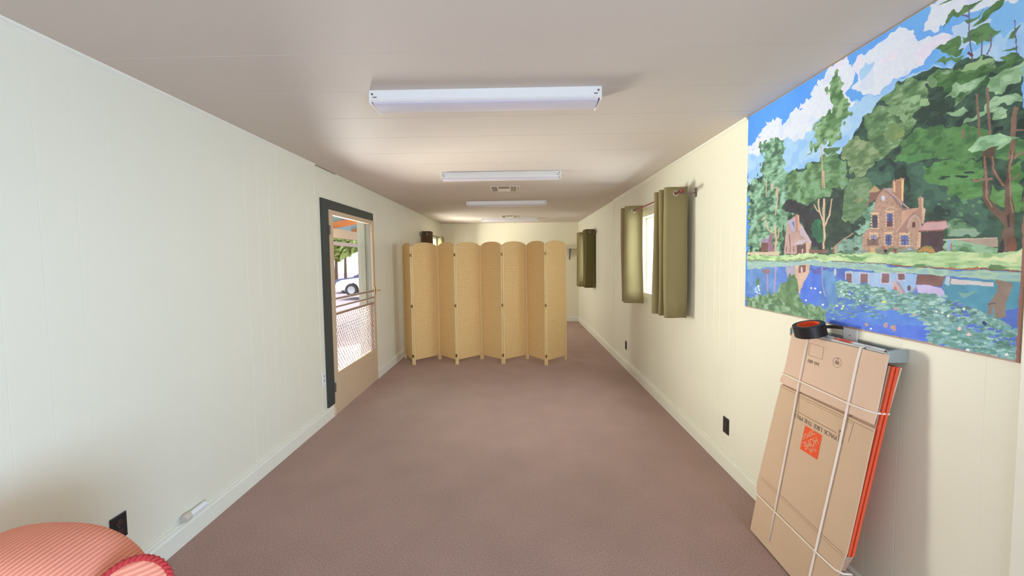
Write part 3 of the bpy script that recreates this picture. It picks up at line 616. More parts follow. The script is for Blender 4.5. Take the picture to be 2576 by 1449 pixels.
    foliage(B([(880, 1020), (960, 1040), (1100, 1060), (1250, 1080), (1480, 1090), (1480, 1150), (880, 1150)]), [(84, 136, 84), (120, 168, 118), (150, 196, 148)], 5)
    poly(B([(920, 1020), (965, 1010), (960, 1160), (925, 1160)]), (142, 176, 204), 2); poly(B([(960, 1060), (980, 1050), (975, 1160), (958, 1160)]), (176, 120, 104), 1)
    foliage(B([(590, 1140), (640, 1095), (760, 1085), (810, 1140)]), [(150, 138, 66), (196, 140, 62)], 4)
    foliage(B([(-50, 1120), (150, 1110), (600, 1110), (600, 1150), (-50, 1155)]), [(110, 124, 92), (140, 140, 112), (134, 152, 140)], 5)
    for x, y, c in ((200, 1105, (204, 92, 80)), (335, 1130, (140, 66, 62)), (490, 1120, (160, 184, 196)), (222, 1135, (44, 52, 50))): ell(*B([(x, y)])[0], 4.5, 3.6, c, 4, 1, 1)
    poly(B([(0, 1000), (60, 1030), (130, 1000), (120, 1090), (10, 1090)]), (112, 84, 66), 6, 8, .7); poly(B([(48, 1095), (105, 1095), (103, 1165), (48, 1165)]), (214, 168, 108), 0)
    # ---- big tree
    TB, TL = (112, 86, 68), (152, 124, 98)
    poly(B([(1500, 1165), (1520, 1060), (1540, 930), (1580, 870), (1500, 760), (1400, 660), (1340, 540), (1330, 400), (1335, 60), (1370, 50), (1380, 300), (1410, 400), (1420, 540), (1500, 650), (1570, 700), (1580, 420), (1500, 330), (1430, 250), (1410, 60), (1450, 60), (1470, 200), (1530, 300), (1590, 370), (1620, 180), (1640, 0), (1700, 0), (1660, 200), (1650, 420), (1690, 640), (1690, 900), (1720, 1110), (1660, 1150), (1600, 1140)]), TB, 2.2, 16)
    for a, w in (([(1352, 60), (1355, 250), (1375, 400), (1380, 520), (1440, 640)], 4.5), ([(1670, 0), (1640, 200), (1650, 560), (1670, 700)], 5), ([(1440, 60), (1450, 200), (1500, 300), (1570, 390)], 4)): line(B(a), w, TL, 1.5, 14)
    line(B([(1205, 330), (1260, 340), (1440, 310)]), 6, (150, 118, 98), 1); line(B([(1793, 15), (1730, 40), (1690, 90)]), 6, (150, 122, 96), 1); line(B([(1735, 260), (1710, 300), (1660, 330)]), 4, (140, 112, 90), 1)
    poly(B([(1640, 1000), (1700, 1000), (1720, 1110), (1650, 1150), (1610, 1130)]), (134, 84, 60), 2); poly(B([(1500, 1165), (1520, 1040), (1560, 980), (1570, 1130), (1530, 1170)]), (58, 54, 56), 2)
    poly(B([(1600, 740), (1640, 700), (1640, 860), (1620, 870)]), (72, 56, 50), 1)
    # ---- lawn
    foliage(Z(1870, 600, 5.175, [(60, 215), (500, 215), (900, 200), (1200, 205), (1500, 195)]) + B([(0, 1165), (600, 1150), (1500, 1150), (1793, 1120), (1793, 1400), (1000, 1345), (500, 1300), (0, 1280)]) + U([(1500, 315), (1000, 300), (500, 300), (60, 300)]), [(142, 186, 118), (168, 208, 134), (186, 220, 148), (206, 228, 160)], 3, NS*.8 + N3*.5)
    foliage(U([(60, 262), (300, 290), (700, 270), (980, 250), (960, 280), (700, 300), (60, 300)]), [(124, 152, 100), (140, 160, 112)], 3)
    foliage(U([(1150, 240), (1400, 225), (1600, 240), (1500, 290), (1420, 285), (1300, 250)]), [(118, 168, 98), (130, 178, 110)], 4)
    foliage(V([(1500, 20), (1879, -60), (1879, 150), (1600, 60), (1200, 60)]), [(196, 224, 150), (222, 234, 166)], 6)
    line(U([(1150, 296), (1500, 318), (1863, 325)]), 2.6, (136, 116, 92), 1); line(V([(150, 125), (640, 170), (1040, 185), (1400, 190), (1879, 225)]), 5, (140, 96, 66), 2)
    for a in ([(900, 185), (960, 150), (1060, 160), (1080, 190)], [(1180, 205), (1190, 165), (1300, 160), (1330, 200)]): foliage(V(a), [(176, 120, 72)], 3)
    foliage(V([(430, 150), (520, 100), (640, 95), (680, 140), (600, 165)]), [(96, 148, 92), (110, 162, 100)], 5); foliage(V([(1420, 190), (1480, 120), (1600, 130), (1700, 190), (1600, 212)]), [(98, 140, 82), (110, 150, 90)], 5)
    # ---- water
    poly(U([(60, 300), (500, 300), (1000, 300), (1500, 322), (1863, 330)]) + V([(300, 150), (1000, 190), (1400, 200), (1900, 230), (1900, 1449), (0, 1449)]) + U([(1700, 1449), (0, 1449)]), (80, 128, 206), 1, 10)
    foliage(U([(60, 300), (500, 300), (1000, 300), (1500, 322), (1863, 330), (1863, 420), (1400, 400), (1100, 370), (800, 350), (400, 370), (60, 400)]), [(148, 186, 172), (164, 202, 174), (150, 190, 186)], 2, NS)
    foliage(V([(0, 140), (640, 175), (1000, 200), (1400, 210), (1879, 240), (1879, 370), (1500, 330), (1000, 270), (500, 240), (0, 225)]), [(148, 192, 166), (168, 206, 168), (146, 190, 184)], 2, NS)
    poly(V([(880, 290), (1879, 360), (1879, 920), (1700, 900), (1400, 760), (1000, 640), (880, 520)]), (76, 156, 176), 2, 10); poly(V([(1640, 700), (1879, 690), (1879, 920), (1700, 910), (1560, 840)]), (76, 116, 198), 6, 8)
    poly(U([(60, 400), (420, 370), (560, 400), (480, 700), (60, 720)]), (98, 146, 204), 3, 12); poly(U([(740, 440), (1000, 440), (1010, 700), (960, 860), (760, 800), (780, 560)]), (74, 122, 224), 2, 6)
    poly(U([(860, 380), (1130, 380), (1000, 460), (900, 440)]), (96, 100, 178), 4, 10); poly(U([(1120, 400), (1530, 410), (1530, 570), (1250, 560), (1170, 500)]), (82, 116, 196), 3, 10)
    poly(U([(430, 390), (540, 380), (560, 560), (430, 560)]), (92, 136, 210), 4); poly(U([(1040, 420), (1200, 420), (1240, 800), (1100, 860), (1060, 640)]), (96, 150, 202), 4, 10)
    poly(U([(560, 370), (680, 350), (720, 640), (640, 560), (560, 520)]), (172, 164, 180), 4, 10)
    poly(U([(680, 350), (860, 345), (860, 440), (800, 560), (745, 730), (700, 620), (670, 470)]), (212, 180, 148), 2, 12); poly(U([(730, 350), (820, 350), (810, 440), (720, 445)]), (140, 96, 84), 1); line(U([(765, 370), (765, 440)]), 4, (220, 200, 196), 0)
    line(U([(310, 400), (320, 690)]), 4, (170, 150, 190)); line(U([(420, 370), (408, 790)]), 3.6, (170, 150, 196)); line(U([(1030, 370), (1035, 620), (1075, 760)]), 3, (150, 156, 198)); ell(*U([(300, 430)])[0], 9, 7, (150, 110, 110), 8, .8, 3)
    poly(U([(170, 620), (180, 510), (205, 530), (215, 620)]), (92, 132, 92), 2); dabs(U([(160, 620), (215, 620), (215, 790), (165, 790)]), 16, 2.6, 4, [(212, 226, 240), (150, 190, 226), (96, 140, 200)], seed2=3)
    line(U([(1200, 395), (1200, 480)]), 5, (196, 200, 190))
    # house reflection
    poly(V([(-360, 215), (400, 235), (400, 560), (280, 560), (0, 620), (-360, 420)]), (160, 194, 226), 3, 8)
    for x, w, h_ in ((-350, 70, 130), (-170, 90, 140), (100, 90, 115), (305, 80, 80)): poly(V([(x - 14, 225), (x + w + 14, 225), (x + w + 14, 240 + h_ + 16), (x - 14, 240 + h_ + 16)]), (206, 196, 210), 1); poly(V([(x, 240), (x + w, 240), (x + w, 240 + h_), (x, 240 + h_)]), (140, 104, 104), 1)
    poly(V([(400, 240), (540, 250), (540, 400), (420, 540), (370, 460), (390, 320)]), (152, 194, 228), 1); poly(V([(225, 340), (290, 345), (400, 470), (420, 540), (280, 540), (250, 470)]), (206, 178, 172), 2); ell(*V([(268, 445)])[0], 4, 8, (208, 120, 96)); line(V([(290, 345), (420, 530), (530, 410)]), 6, (166, 158, 172), 1); ell(*V([(442, 424)])[0], 4.6, 7.4, (120, 84, 92))
    poly(V([(545, 250), (900, 265), (850, 400), (520, 375)]), (136, 96, 86), 2, 12); poly(V([(530, 380), (850, 400), (895, 450), (880, 520), (660, 530), (540, 470)]), (204, 190, 224), 4, 6)
    poly(V([(960, 300), (1500, 360), (1500, 405), (970, 370)]), (214, 206, 196), 1); poly(V([(900, 270), (970, 270), (960, 390), (900, 360)]), (176, 206, 214), 3); line(V([(965, 270), (960, 340)]), 3, (160, 110, 130))
    poly(V([(1060, 480), (1180, 490), (1320, 465), (1120, 555)]), (122, 176, 160), 3)
    poly(V([(1520, 320), (1620, 335), (1750, 370), (1700, 500), (1660, 620), (1665, 780), (1540, 800), (1430, 760), (1450, 620), (1540, 480), (1550, 400)]), (150, 128, 108), 2, 12); line(V([(1435, 630), (1530, 610)]), 3, (96, 88, 92)); poly(V([(1470, 720), (1520, 640), (1530, 790), (1480, 780)]), (120, 150, 150), 3)
    # deep blue foreground water and shrubs bottom left
    poly(V([(-400, 850), (0, 700), (300, 560), (620, 760), (700, 900), (800, 1150), (-200, 990), (-600, 900)]) , (84, 140, 224), 8, 10); poly(V([(-1200, 740), (-500, 760), (0, 900), (400, 880), (700, 900), (900, 1180), (500, 1110), (0, 1010), (-1100, 830)]), (78, 122, 226), 6, 8)
    foliage(U([(40, 890), (40, 730), (150, 760), (260, 740), (420, 720), (470, 690), (480, 590), (560, 540), (590, 450), (640, 480), (700, 560), (740, 720), (770, 830), (900, 830), (960, 870), (1080, 960), (1090, 1120), (560, 1010)]), [(84, 122, 84), (104, 146, 96), (128, 168, 120), (150, 184, 150)], 6)
    foliage(U([(480, 780), (500, 560), (570, 500), (640, 480), (710, 580), (740, 720), (600, 800), (700, 900), (680, 940), (590, 880)]), [(84, 122, 76), (96, 136, 86), (108, 148, 94)], 6)
    dabs(U([(750, 850), (1000, 900), (1080, 1080), (700, 980)]), 40, 2, 6, [(112, 158, 106), (128, 170, 116), (98, 142, 96)], seed2=8)
    # lilies
    LC = [(126, 176, 160), (150, 200, 180), (172, 214, 194), (104, 158, 136), (94, 142, 120), (140, 190, 190)]
    LB_ = [(74, 118, 190), (98, 152, 160), (112, 166, 150), (132, 184, 168)]
    foliage(U([(1210, 600), (1380, 570), (1560, 610), (1863, 640), (1863, 880), (1500, 860), (1400, 800), (1250, 740)]), LB_, 7)
    foliage(V([(0, 440), (560, 500), (880, 520), (1000, 600), (1400, 740), (1560, 800), (1700, 920), (1879, 950), (1879, 1240), (1830, 1340), (1100, 1200), (640, 1110), (700, 1000), (640, 880), (540, 790), (300, 720), (0, 680)]), LB_[1:] + LB_[1:3], 8)
    dabs(U([(1210, 590), (1380, 560), (1560, 610), (1863, 640), (1863, 900), (1500, 880), (1400, 800), (1250, 760)]), 150, 6, 2.4, LC, seed2=11)
    dabs(U([(1050, 800), (1500, 780), (1863, 850), (1863, 1060), (1500, 1000), (1200, 1080), (1080, 1000)]), 130, 6, 2.2, [(94, 150, 160), (110, 166, 168), (90, 140, 130), (130, 186, 190), (84, 134, 196)], seed2=12)
    dabs(V([(0, 430), (560, 490), (880, 520), (1000, 600), (1400, 740), (1560, 800), (1700, 920), (1879, 950), (1879, 1240), (1830, 1340), (1100, 1200), (640, 1110), (700, 1000), (640, 880), (540, 790), (300, 720), (0, 680)]), 620, 8, 3, LC, seed2=13)
    dabs(V([(700, 900), (1300, 840), (1879, 960), (1879, 1240), (1830, 1340), (1100, 1200), (640, 1110)]), 120, 10, 4, [(118, 176, 176), (96, 160, 140), (130, 190, 184), (92, 150, 130)], seed2=17)
    for a, n, s_ in (([(860, 560), (1250, 660), (1280, 800), (1000, 790)], 26, 14), ([(1100, 820), (1450, 850), (1600, 960), (1200, 960)], 16, 15), ([(1450, 1000), (1879, 1040), (1850, 1200), (1500, 1150)], 22, 16)):
        dabs(V(a), n, 8, 3.4, [(84, 120, 200), (96, 140, 210), (80, 130, 120)], seed2=s_)
    for p, r, c in ((U([(1278, 690)])[0], 2.4, 0), (U([(1315, 733)])[0], 2.4, 0), (U([(1390, 728)])[0], 2.4, 0), (U([(1524, 810)])[0], 2.8, 0), (U([(940, 650)])[0], 2.8, 0), (U([(890, 645)])[0], 2.4, 0), (U([(1007, 700)])[0], 2.8, 0), (U([(820, 805)])[0], 2.4, 0), (U([(1040, 862)])[0], 3, 0), (V([(1842, 692)])[0], 5.4, 0), (V([(1132, 686)])[0], 4, 0), (V([(935, 772)])[0], 3.6, 0), (V([(860, 732)])[0], 3, 0), (V([(785, 718)])[0], 3, 0), (V([(1668, 1258)])[0], 4.4, 0), (V([(1180, 1205)])[0], 5, 0), (U([(1668, 1175)])[0], 2.8, 0)):
        ell(p[0], p[1], r, r*.9, (232, 240, 246))
    for p in (V([(1073, 934)])[0], V([(1192, 1008)])[0]): ell(p[0], p[1], 5.4, 4.4, (240, 206, 196))
    for p in (U([(1224, 875)])[0], U([(1305, 880)])[0], U([(1290, 912)])[0]): ell(p[0], p[1], 3.2, 2.6, (226, 236, 160))
    poly(V([(95, 590), (150, 590), (150, 612), (95, 612)]), (226, 226, 110), 1); poly(V([(470, 770), (500, 745), (540, 775)]), (224, 188, 110), 2)
    for p in (V([(155, 890)])[0], V([(240, 910)])[0], U([(1610, 1115)])[0], V([(265, 690)])[0]): ell(p[0], p[1], 6, 5, (206, 156, 138), 12, .85, 3)
    poly(V([(215, 895), (270, 890), (270, 950), (235, 965)]), (198, 146, 128), 3, 10, .8); ell(*V([(1390, 862)])[0], 5, 6, (60, 58, 110), 4, 1, 2)
    # painted-edge wear
    edge = Zg < z0 + 0.003 + 0.005*np.abs(N3)
    img[edge] = np.array([178, 150, 132])/255
    edge = Yg < y0 + 0.006 + 0.004*np.abs(N3)
    img[edge] = np.array([158, 108, 92])/255
    img += (N5*3/255)[..., None]
    return np.clip(img, 0, 1)
# ---------------------------------------------------------------- folding screen
FP = [(-1.770, 5.930), (-1.537, 5.540), (-1.212, 5.870), (-0.907, 5.552), (-0.563, 5.857), (-0.227, 5.552), (0.134, 5.833), (0.392, 5.462), (0.722, 5.775)]
scr = thing('room_divider', 'tall eight-panel folding screen of tan woven paper with scalloped top standing across the carpet', 'folding screen', (0, 0, 0))
PWD = 0.440
def panel_mesh():
    bm = nb(); h = PWD/2 - 0.017; n = 20
    top = [(h*math.cos(PI*k/n), 1.730 + 0.060*math.sin(PI*k/n)) for k in range(n + 1)]
    prism(bm, [(-h, 0.072), (h, 0.072)] + top, -0.007, 0.007, 'y')
    for z in (0.42, 1.40): box(bm, -h, h, -0.0095, 0.0095, z - 0.006, z + 0.006)
    return bm
PM = None
for i in range(8):
    (xa, ya), (xb, yb) = FP[i], FP[i + 1]
    ang = math.atan2(yb - ya, xb - xa)
    if PM is None: p = obj('woven_panel', panel_mesh(), M['weave'], scr); PM = p
    else:
        p = PM.copy(); C.objects.link(p); p.parent = scr
    p.location = ((xa + xb)/2, (ya + yb)/2, 0); p.rotation_euler = (0, 0, ang)
post_bm = nb(); box(post_bm, -0.011, 0.011, -0.011, 0.011, 0.0, 1.738)
P0 = None
for p in [o for o in scr.children]:
    for s in (-1, 1):
        if P0 is None: q = obj('post', post_bm, M['wood'], p, bevel=0.002); P0 = q
        else:
            q = P0.copy(); C.objects.link(q); q.parent = p
        q.location = (s*(PWD/2 - 0.010), 0, 0)
H0 = None
for i in range(1, 8):
    for z in (0.135, 0.865, 1.600):
        if H0 is None:
            bm = nb(); box(bm, -0.012, 0.012, -0.0025, 0.0025, -0.020, 0.020); tube(bm, [(0, -0.003, -0.020), (0, -0.003, 0.020)], 0.004, 8); H0 = obj('hinge', bm, M['hinge'], scr); q = H0
        else: q = H0.copy(); C.objects.link(q); q.parent = scr
        q.location = (FP[i][0], FP[i][1] + (-0.016 if i % 2 else 0.016), z)
        if i % 2 == 0: q.rotation_euler = (0, 0, PI)

# ---------------------------------------------------------------- ceiling strip lights
LY = (2.047, 3.942, 5.893, 8.258)
LT_ = ('white ceiling strip light nearest the camera, with a lavender lens', 'second ceiling strip light, just before the air vent and shadowed at its back',
       'third ceiling strip light, over the folding screen beyond the near vent', 'farthest ceiling strip light, next to the end wall and far vent')
def strip_light():
    t = thing('strip_light', LT_[0], 'ceiling light', group='fluorescent strip lights along the ceiling')
    bm = nb(); prism(bm, [(0.0, 0.0), (0.0, -0.046), (0.010, -0.054), (0.018, -0.054), (0.018, -0.006), (0.150, -0.006), (0.150, -0.054), (0.158, -0.054), (0.168, -0.046), (0.168, 0.0)], -0.600, 0.600, 'x')
    obj('housing', bm, M['fixture'], t)
    bm = nb(); n = 12
    pr = [(0.012, -0.050)] + [(0.084 - 0.068*math.cos(PI*k/n), -0.056 - 0.014*math.sin(PI*k/n)) for k in range(n + 1)] + [(0.156, -0.050)]
    prism(bm, pr, -0.590, 0.590, 'x'); obj('lens', bm, M['lens'], t)
    for s in (-1, 1):
        bm = nb(); box(bm, min(s*0.598, s*0.606), max(s*0.598, s*0.606), -0.001, 0.169, -0.062, 0.0); e = obj('end_cap', bm, M['fixture'], t, bevel=0.002)
    for s in (-1, 1):
        bm = nb(); lathe(bm, [(0.0001, -0.004), (0.005, -0.0048), (0.005, 0.001)], (s*0.588, 0, -0.020), 'y', 10); box(bm, s*0.575 - 0.010, s*0.575 + 0.010, -0.003, 0.0, -0.038, -0.034); obj('screw', bm, M['bracket'], t)
    return t
L0 = strip_light()
for k, y in enumerate(LY):
    if k == 0: o = L0
    else:
        o = L0.copy(); C.objects.link(o)
        for ch in list(L0.children):
            c_ = ch.copy(); C.objects.link(c_); c_.parent = o
    o['label'] = LT_[k]; o.location = (-0.160, y, ZC)

# ceiling registers
def register(y, label):
    t = thing('air_vent', label, 'air vent', (-0.150, y, ZC), group='air vents in the ceiling')
    bm = nb(); box(bm, -0.182, 0.182, -0.10, 0.26, -0.005, 0.0); obj('plate', bm, M['vent'], t, bevel=0.002)
    bm = nb()
    for i in range(5): box(bm, -0.160, -0.092, -0.075 + 0.064*i, -0.035 + 0.064*i, -0.0085, -0.0045)
    obj('left_grille', bm, M['ventdark'], t)
    bm = nb()
    for i in range(3): box(bm, -0.075, 0.060, -0.080 + 0.042*i, -0.050 + 0.042*i, -0.0085, -0.0045)
    obj('middle_grille', bm, M['ventdark'], t)
    bm = nb()
    for i in range(4): box(bm, 0.078 + 0.018*i, 0.089 + 0.018*i, -0.078, 0.235, -0.0085, -0.0045)
    box(bm, 0.164, 0.172, -0.08, 0.24, -0.0085, -0.0045)
    obj('right_grille', bm, M['ventdark'], t)
register(4.80, 'air vent with slotted grilles in the ceiling between the second and third strip lights')
register(7.92, 'air vent in the ceiling close beside the farthest strip light')

# ---------------------------------------------------------------- curtains and rods
def curtain(x_wall, x_room, y0, n, pitch, z0, z1, m, label, group, lead=0.0, jitter=1):
    """eyelet curtain gathered into n deep half folds, starting at y0 and going away from the camera"""
    r = random.Random(jitter); t = thing('curtain', label, 'curtain', group=group)
    path = []; xm, am = (x_wall + x_room)/2, (x_wall - x_room)/2
    N_ = 14
    for k in range(n*N_ + 1):
        u = k/N_
        x = xm + am*math.cos(PI*u)*(1 + 0.0*u); y = y0 + pitch*u + 0.012*math.sin(2*PI*u)
        path.append((x, y))
    bm = nb(); rows = 9; grid = []
    for j in range(rows):
        f = j/(rows - 1); z = z0 + (z1 - z0)*f; row = []
        for k, (x, y) in enumerate(path):
            w = (1 - f); u = k/N_
            xx = x + w*0.012*math.sin(u*1.9 + 3*f + jitter) ; yy = y + w*0.02*math.sin(u*2.3 + 2*f + jitter*2) + lead*w
            xx = min(xx, x_wall + 0.012) if x_wall > 0 else max(xx, x_wall - 0.012)
            row.append(bm.verts.new((xx, yy, z)))
        grid.append(row)
    for j in range(rows - 1):
        for k in range(len(path) - 1): bm.faces.new((grid[j][k], grid[j][k + 1], grid[j + 1][k + 1], grid[j + 1][k]))
    o = obj('cloth', bm, m, t, smooth=True)
    s = o.modifiers.new('solid', 'SOLIDIFY'); s.thickness = 0.0035; s.offset = 0
    for u in range(n):
        y = y0 + pitch*(u + 0.5)
        bm = nb(); torus(bm, (xm, y, z1 - 0.055), 0.021, 0.0045, 'y', 20, 6); g = obj('grommet', bm, M['steel'], t, smooth=True)
    return t
def rod(x, xw, ya, yb, z, label, grp, m=None):
    t = thing('curtain_rod', label, 'curtain rod', group=grp)
    bm = nb(); tube(bm, [(x, ya, z), (x, yb, z)], 0.0095, 12); obj('pole', bm, m or M['rod'], t, smooth=True)
    for y in (ya, yb):
        bm = nb(); s = -1 if y == ya else 1
        lathe(bm, [(0.0001, s*0.042), (0.012, s*0.036), (0.019, s*0.018), (0.014, s*0.004), (0.011, s*-0.006)], (x, y, z), 'y', 16); obj('finial', bm, m or M['rod'], t, smooth=True)
    for y in (ya + 0.03, yb - 0.03):
        bm = nb(); a, b = sorted((x, xw)); box(bm, a, b, y - 0.005, y + 0.005, z - 0.016, z - 0.008); q0, q1 = sorted((xw, xw + (x - xw)*0.05)); box(bm, q0, q1, y - 0.014, y + 0.014, z - 0.045, z + 0.03); torus(bm, (x, y, z), 0.013, 0.003, 'y', 16, 6)
        obj('rod_bracket', bm, M['bracket'], t)
    return t
gname = 'olive curtains at the side windows'
XC = 1.350
curtain(1.436, 1.266, 3.300, 5, 0.062, 1.000, 2.120, M['curt'], 'olive eyelet curtain on the camera side of the near right window', gname, 0.0, 1)
curtain(1.430, 1.250, 4.440, 3, 0.085, 1.000, 2.120, M['curt'], 'olive eyelet curtain at the far side of the near right window', gname, 0.0, 2)
rod(XC, XR, 3.215, 4.82, 2.065, 'dark red curtain rod across the near right window', 'curtain rods')
curtain(1.455, 1.290, 7.330, 5, 0.065, 0.965, 2.080, M['curt_dark'], 'dark olive curtain nearer the camera at the far right window', gname, 0.0, 3)
curtain(1.455, 1.285, 8.130, 3, 0.085, 0.930, 2.080, M['curt'], 'lighter olive curtain on the end-wall side of the far right window', gname, 0.0, 4)
rod(1.372, XR, 7.27, 8.50, 2.025, 'dark curtain rod over the far right window', 'curtain rods')
curtain(-1.812, -1.655, 7.350, 4, 0.065, 0.95, 2.085, M['curt_brown'], 'brown eyelet curtain showing above the folding screen at the left', 'curtains at the far left window', 0.0, 5)
curtain(-1.800, -1.670, 8.560, 3, 0.07, 0.95, 2.050, M['curt'], 'sunlit olive curtain in the far left corner above the screen', 'curtains at the far left window', 0.0, 6)
rod(-1.735, XL, 7.27, 8.86, 2.030, 'dark curtain rod in the far left corner', 'curtain rods', M['blackp'])

# ---------------------------------------------------------------- wall shelf at the end of the room
t = thing('wall_shelf', 'pale wall shelf with a bracket on the end wall beside the folding screen', 'shelf')
bm = nb(); box(bm, 0.20, XR, YE - 0.24, YE, 1.768, 1.792); obj('board', bm, M['shelf'], t, bevel=0.002)
for x in (0.55, 1.262):
    bm = nb(); prism(bm, [(YE - 0.20, 1.768), (YE - 0.20, 1.758), (YE - 0.014, 1.56), (YE - 0.014, 1.50), (YE, 1.50), (YE, 1.768)], x - 0.011, x + 0.011, 'x'); obj('bracket', bm, M['bracket'], t)

# ---------------------------------------------------------------- electrical plates
def outlet(label, x, s, y, z, m, hole, kind='duplex', grp='wall outlets'):
    t = thing('electrical_outlet' if kind == 'duplex' else 'cover_plate', label, 'outlet' if kind == 'duplex' else 'wall plate', (x, y, z), group=grp if grp else None)
    a, b = sorted((0, s*0.006)); bm = nb(); box(bm, a, b, -0.036, 0.036, -0.058, 0.058); obj('plate', bm, m, t, bevel=0.002)
    if kind == 'duplex':
        for dz in (-0.022, 0.022):
            bm = nb(); a, b = sorted((s*0.004, s*0.009)); prism(bm, [(0.016*math.cos(q*PI/8), dz + 0.014*math.sin(q*PI/8)) for q in range(16)], a, b, 'x'); r_ = obj('receptacle', bm, hole, t)
            bm = nb(); a, b = sorted((s*0.008, s*0.0098))
            for dy in (-0.0065, 0.0065): box(bm, a, b, dy - 0.0013, dy + 0.0013, dz - 0.003, dz + 0.006)
            lathe(bm, [(0.0001, s*0.0098), (0.0024, s*0.0098), (0.0024, s*0.008)], (0, 0, dz - 0.0085), 'x', 10); obj('slots', bm, M['dark'], r_)
    bm = nb(); lathe(bm, [(0.0001, s*0.0072), (0.003, s*0.0068), (0.003, s*0.004)], (0, 0, 0), 'x', 10); obj('screw', bm, M['bracket'], t)
outlet('black outlet low on the right wall near the cardboard bundle', XR, -1, 2.732, 0.312, M['blackp'], M['brownp'])
outlet('small dark brown outlet low on the right wall past the near window', XR, -1, 5.290, 0.322, M['brownp'], M['blackp'])
outlet('black outlet on the left wall just above the salmon armchair', XL, 1, 1.675, 0.320, M['blackp'], M['brownp'])
outlet('white outlet on the left wall against the charcoal door frame', XL, 1, 3.553, 0.425, M['white'], M['beige'])
outlet('white blank cover plate on the right wall directly under the painting', XR, -1, 1.727, 1.163, M['white'], None, 'blank', None)

t = thing('pipe_stub', 'small white pipe stub with a beige round end on top of the left baseboard', 'pipe')
bm = nb(); tube(bm, [(XL + 0.022, 2.010, 0.140), (XL + 0.022, 2.125, 0.140)], 0.0165, 18); obj('tube', bm, M['white'], t, smooth=False)
bm = nb(); lathe(bm, [(0.0001, -0.008), (0.018, -0.008), (0.0225, -0.002), (0.0225, 0.026), (0.016, 0.030)], (XL + 0.022, 1.992, 0.142), 'y', 20); obj('cap', bm, M['beige'], t)
bm = nb(); box(bm, XL, XL + 0.004, 1.99, 2.12, 0.1225, 0.150); obj('clip', bm, M['beige'], t)

# ---------------------------------------------------------------- bundle of flattened moving boxes
EV, EN = Vector((0.1124, 0, 0.99366)), Vector((-0.99366, 0, 0.1124))
BM4 = Matrix(((0, 0.1124, -0.99366, 0), (1, 0, 0, 0), (0, 0.99366, 0.1124, 0), (0, 0, 0, 1)))   # (y along wall, v up the slope, w out of the face)
bun = thing('box_bundle', 'bundle of flattened brown moving boxes tied with white string leaning on the right wall', 'cardboard boxes', (1.275, 0, 0.008))
def sheet(name, pts, w0, w1, m, parent=None):
    bm = nb(); prism(bm, pts, w0, w1, 'z', BM4); return obj(name, bm, m, parent or bun)
main_ = sheet('front_board', [(2.008, 0.848), (2.030, 0.70), (2.066, 0.42), (2.084, 0.276), (2.084, 0.240), (2.070, 0.203), (1.535, 0.203), (1.513, 0.32), (1.496, 0.56), (1.479, 0.848)], -0.005, 0.0, M['card'])
up_ = sheet('upper_flap', [(1.977, 1.125), (1.990, 0.96), (1.998, 0.905), (2.014, 0.880), (2.012, 0.857), (1.483, 0.862), (1.478, 0.90), (1.466, 1.140), (1.700, 1.136)], -0.003, 0.003, M['card2'])
lo_ = sheet('lower_flap', [(2.071, 0.206), (2.086, 0.0), (1.548, 0.0), (1.535, 0.206)], -0.004, 0.001, M['card'])
for k, (w0, w1, m) in enumerate(((-0.0105, -0.0055, 'cardedge'), (-0.0178, -0.0110, 'orange'), (-0.0254, -0.0186, 'orange'), (-0.0330, -0.0262, 'orange'), (-0.0405, -0.0338, 'orange'), (-0.0470, -0.0410, 'cardedge'))):
    e = (0, 0, 0.004, -0.001, 0.003, 0)[k]
    if m == 'orange': sheet('orange_board', [(1.990, 1.098), (2.050, 0.30), (1.518 + e, 0.30), (1.474 + e, 0.86), (1.456 + e, 1.098)], w0, w1, M[m])
    elif k == 0: sheet('inner_board', [(1.975, 1.10), (2.05, 0.22), (2.06, 0.01), (1.552, 0.01), (1.528, 0.26), (1.482, 0.86), (1.464, 1.10)], w0, w1, M[m])
    else: sheet('rear_board', [(1.975, 1.098), (2.04, 0.66), (1.492, 0.78), (1.480, 0.90), (1.456, 1.098)], w0, w1, M['card'])
sheet('crushed_end', [(2.00, 0.296), (2.04, 0.008), (1.560, 0.008), (1.548, 0.14), (1.538, 0.21), (1.522, 0.296)], -0.0260, -0.0110, M['cardedge'])
sheet('crushed_end', [(2.00, 0.296), (2.04, 0.008), (1.566, 0.008), (1.540, 0.17), (1.556, 0.20), (1.524, 0.296)], -0.0405, -0.0265, M['cardedge'])
def mark(name, quads, m, parent, w=0.0003, t_=0.0005):
    bm = nb()
    for q in quads: prism(bm, q, w, w + t_, 'z', BM4)
    return obj(name, bm, m, parent)
def stripe(a, b, h):
    (ya_, va), (yb_, vb) = a, b; d = math.hypot(yb_ - ya_, vb - va); nx, ny = -(vb - va)/d*h/2, (yb_ - ya_)/d*h/2
    return [(ya_ + nx, va + ny), (yb_ + nx, vb + ny), (yb_ - nx, vb - ny), (ya_ - nx, va - ny)]
for q_ in ([stripe((2.006, 0.838), (1.481, 0.836), 0.0022), stripe((1.872, 0.833), (1.862, 0.745), 0.0016), stripe((1.566, 0.833), (1.578, 0.745), 0.0016), stripe((1.875, 0.828), (1.57, 0.826), 0.0013),
                stripe((2.060, 0.318), (1.524, 0.302), 0.0018), stripe((2.058, 0.306), (1.526, 0.290), 0.0012)]): mark('crease', [q_], M['crease'], main_)
mark('logo_patch', [[(1.822, 0.594), (1.716, 0.597), (1.709, 0.713), (1.811, 0.714)]], M['logo'], main_)
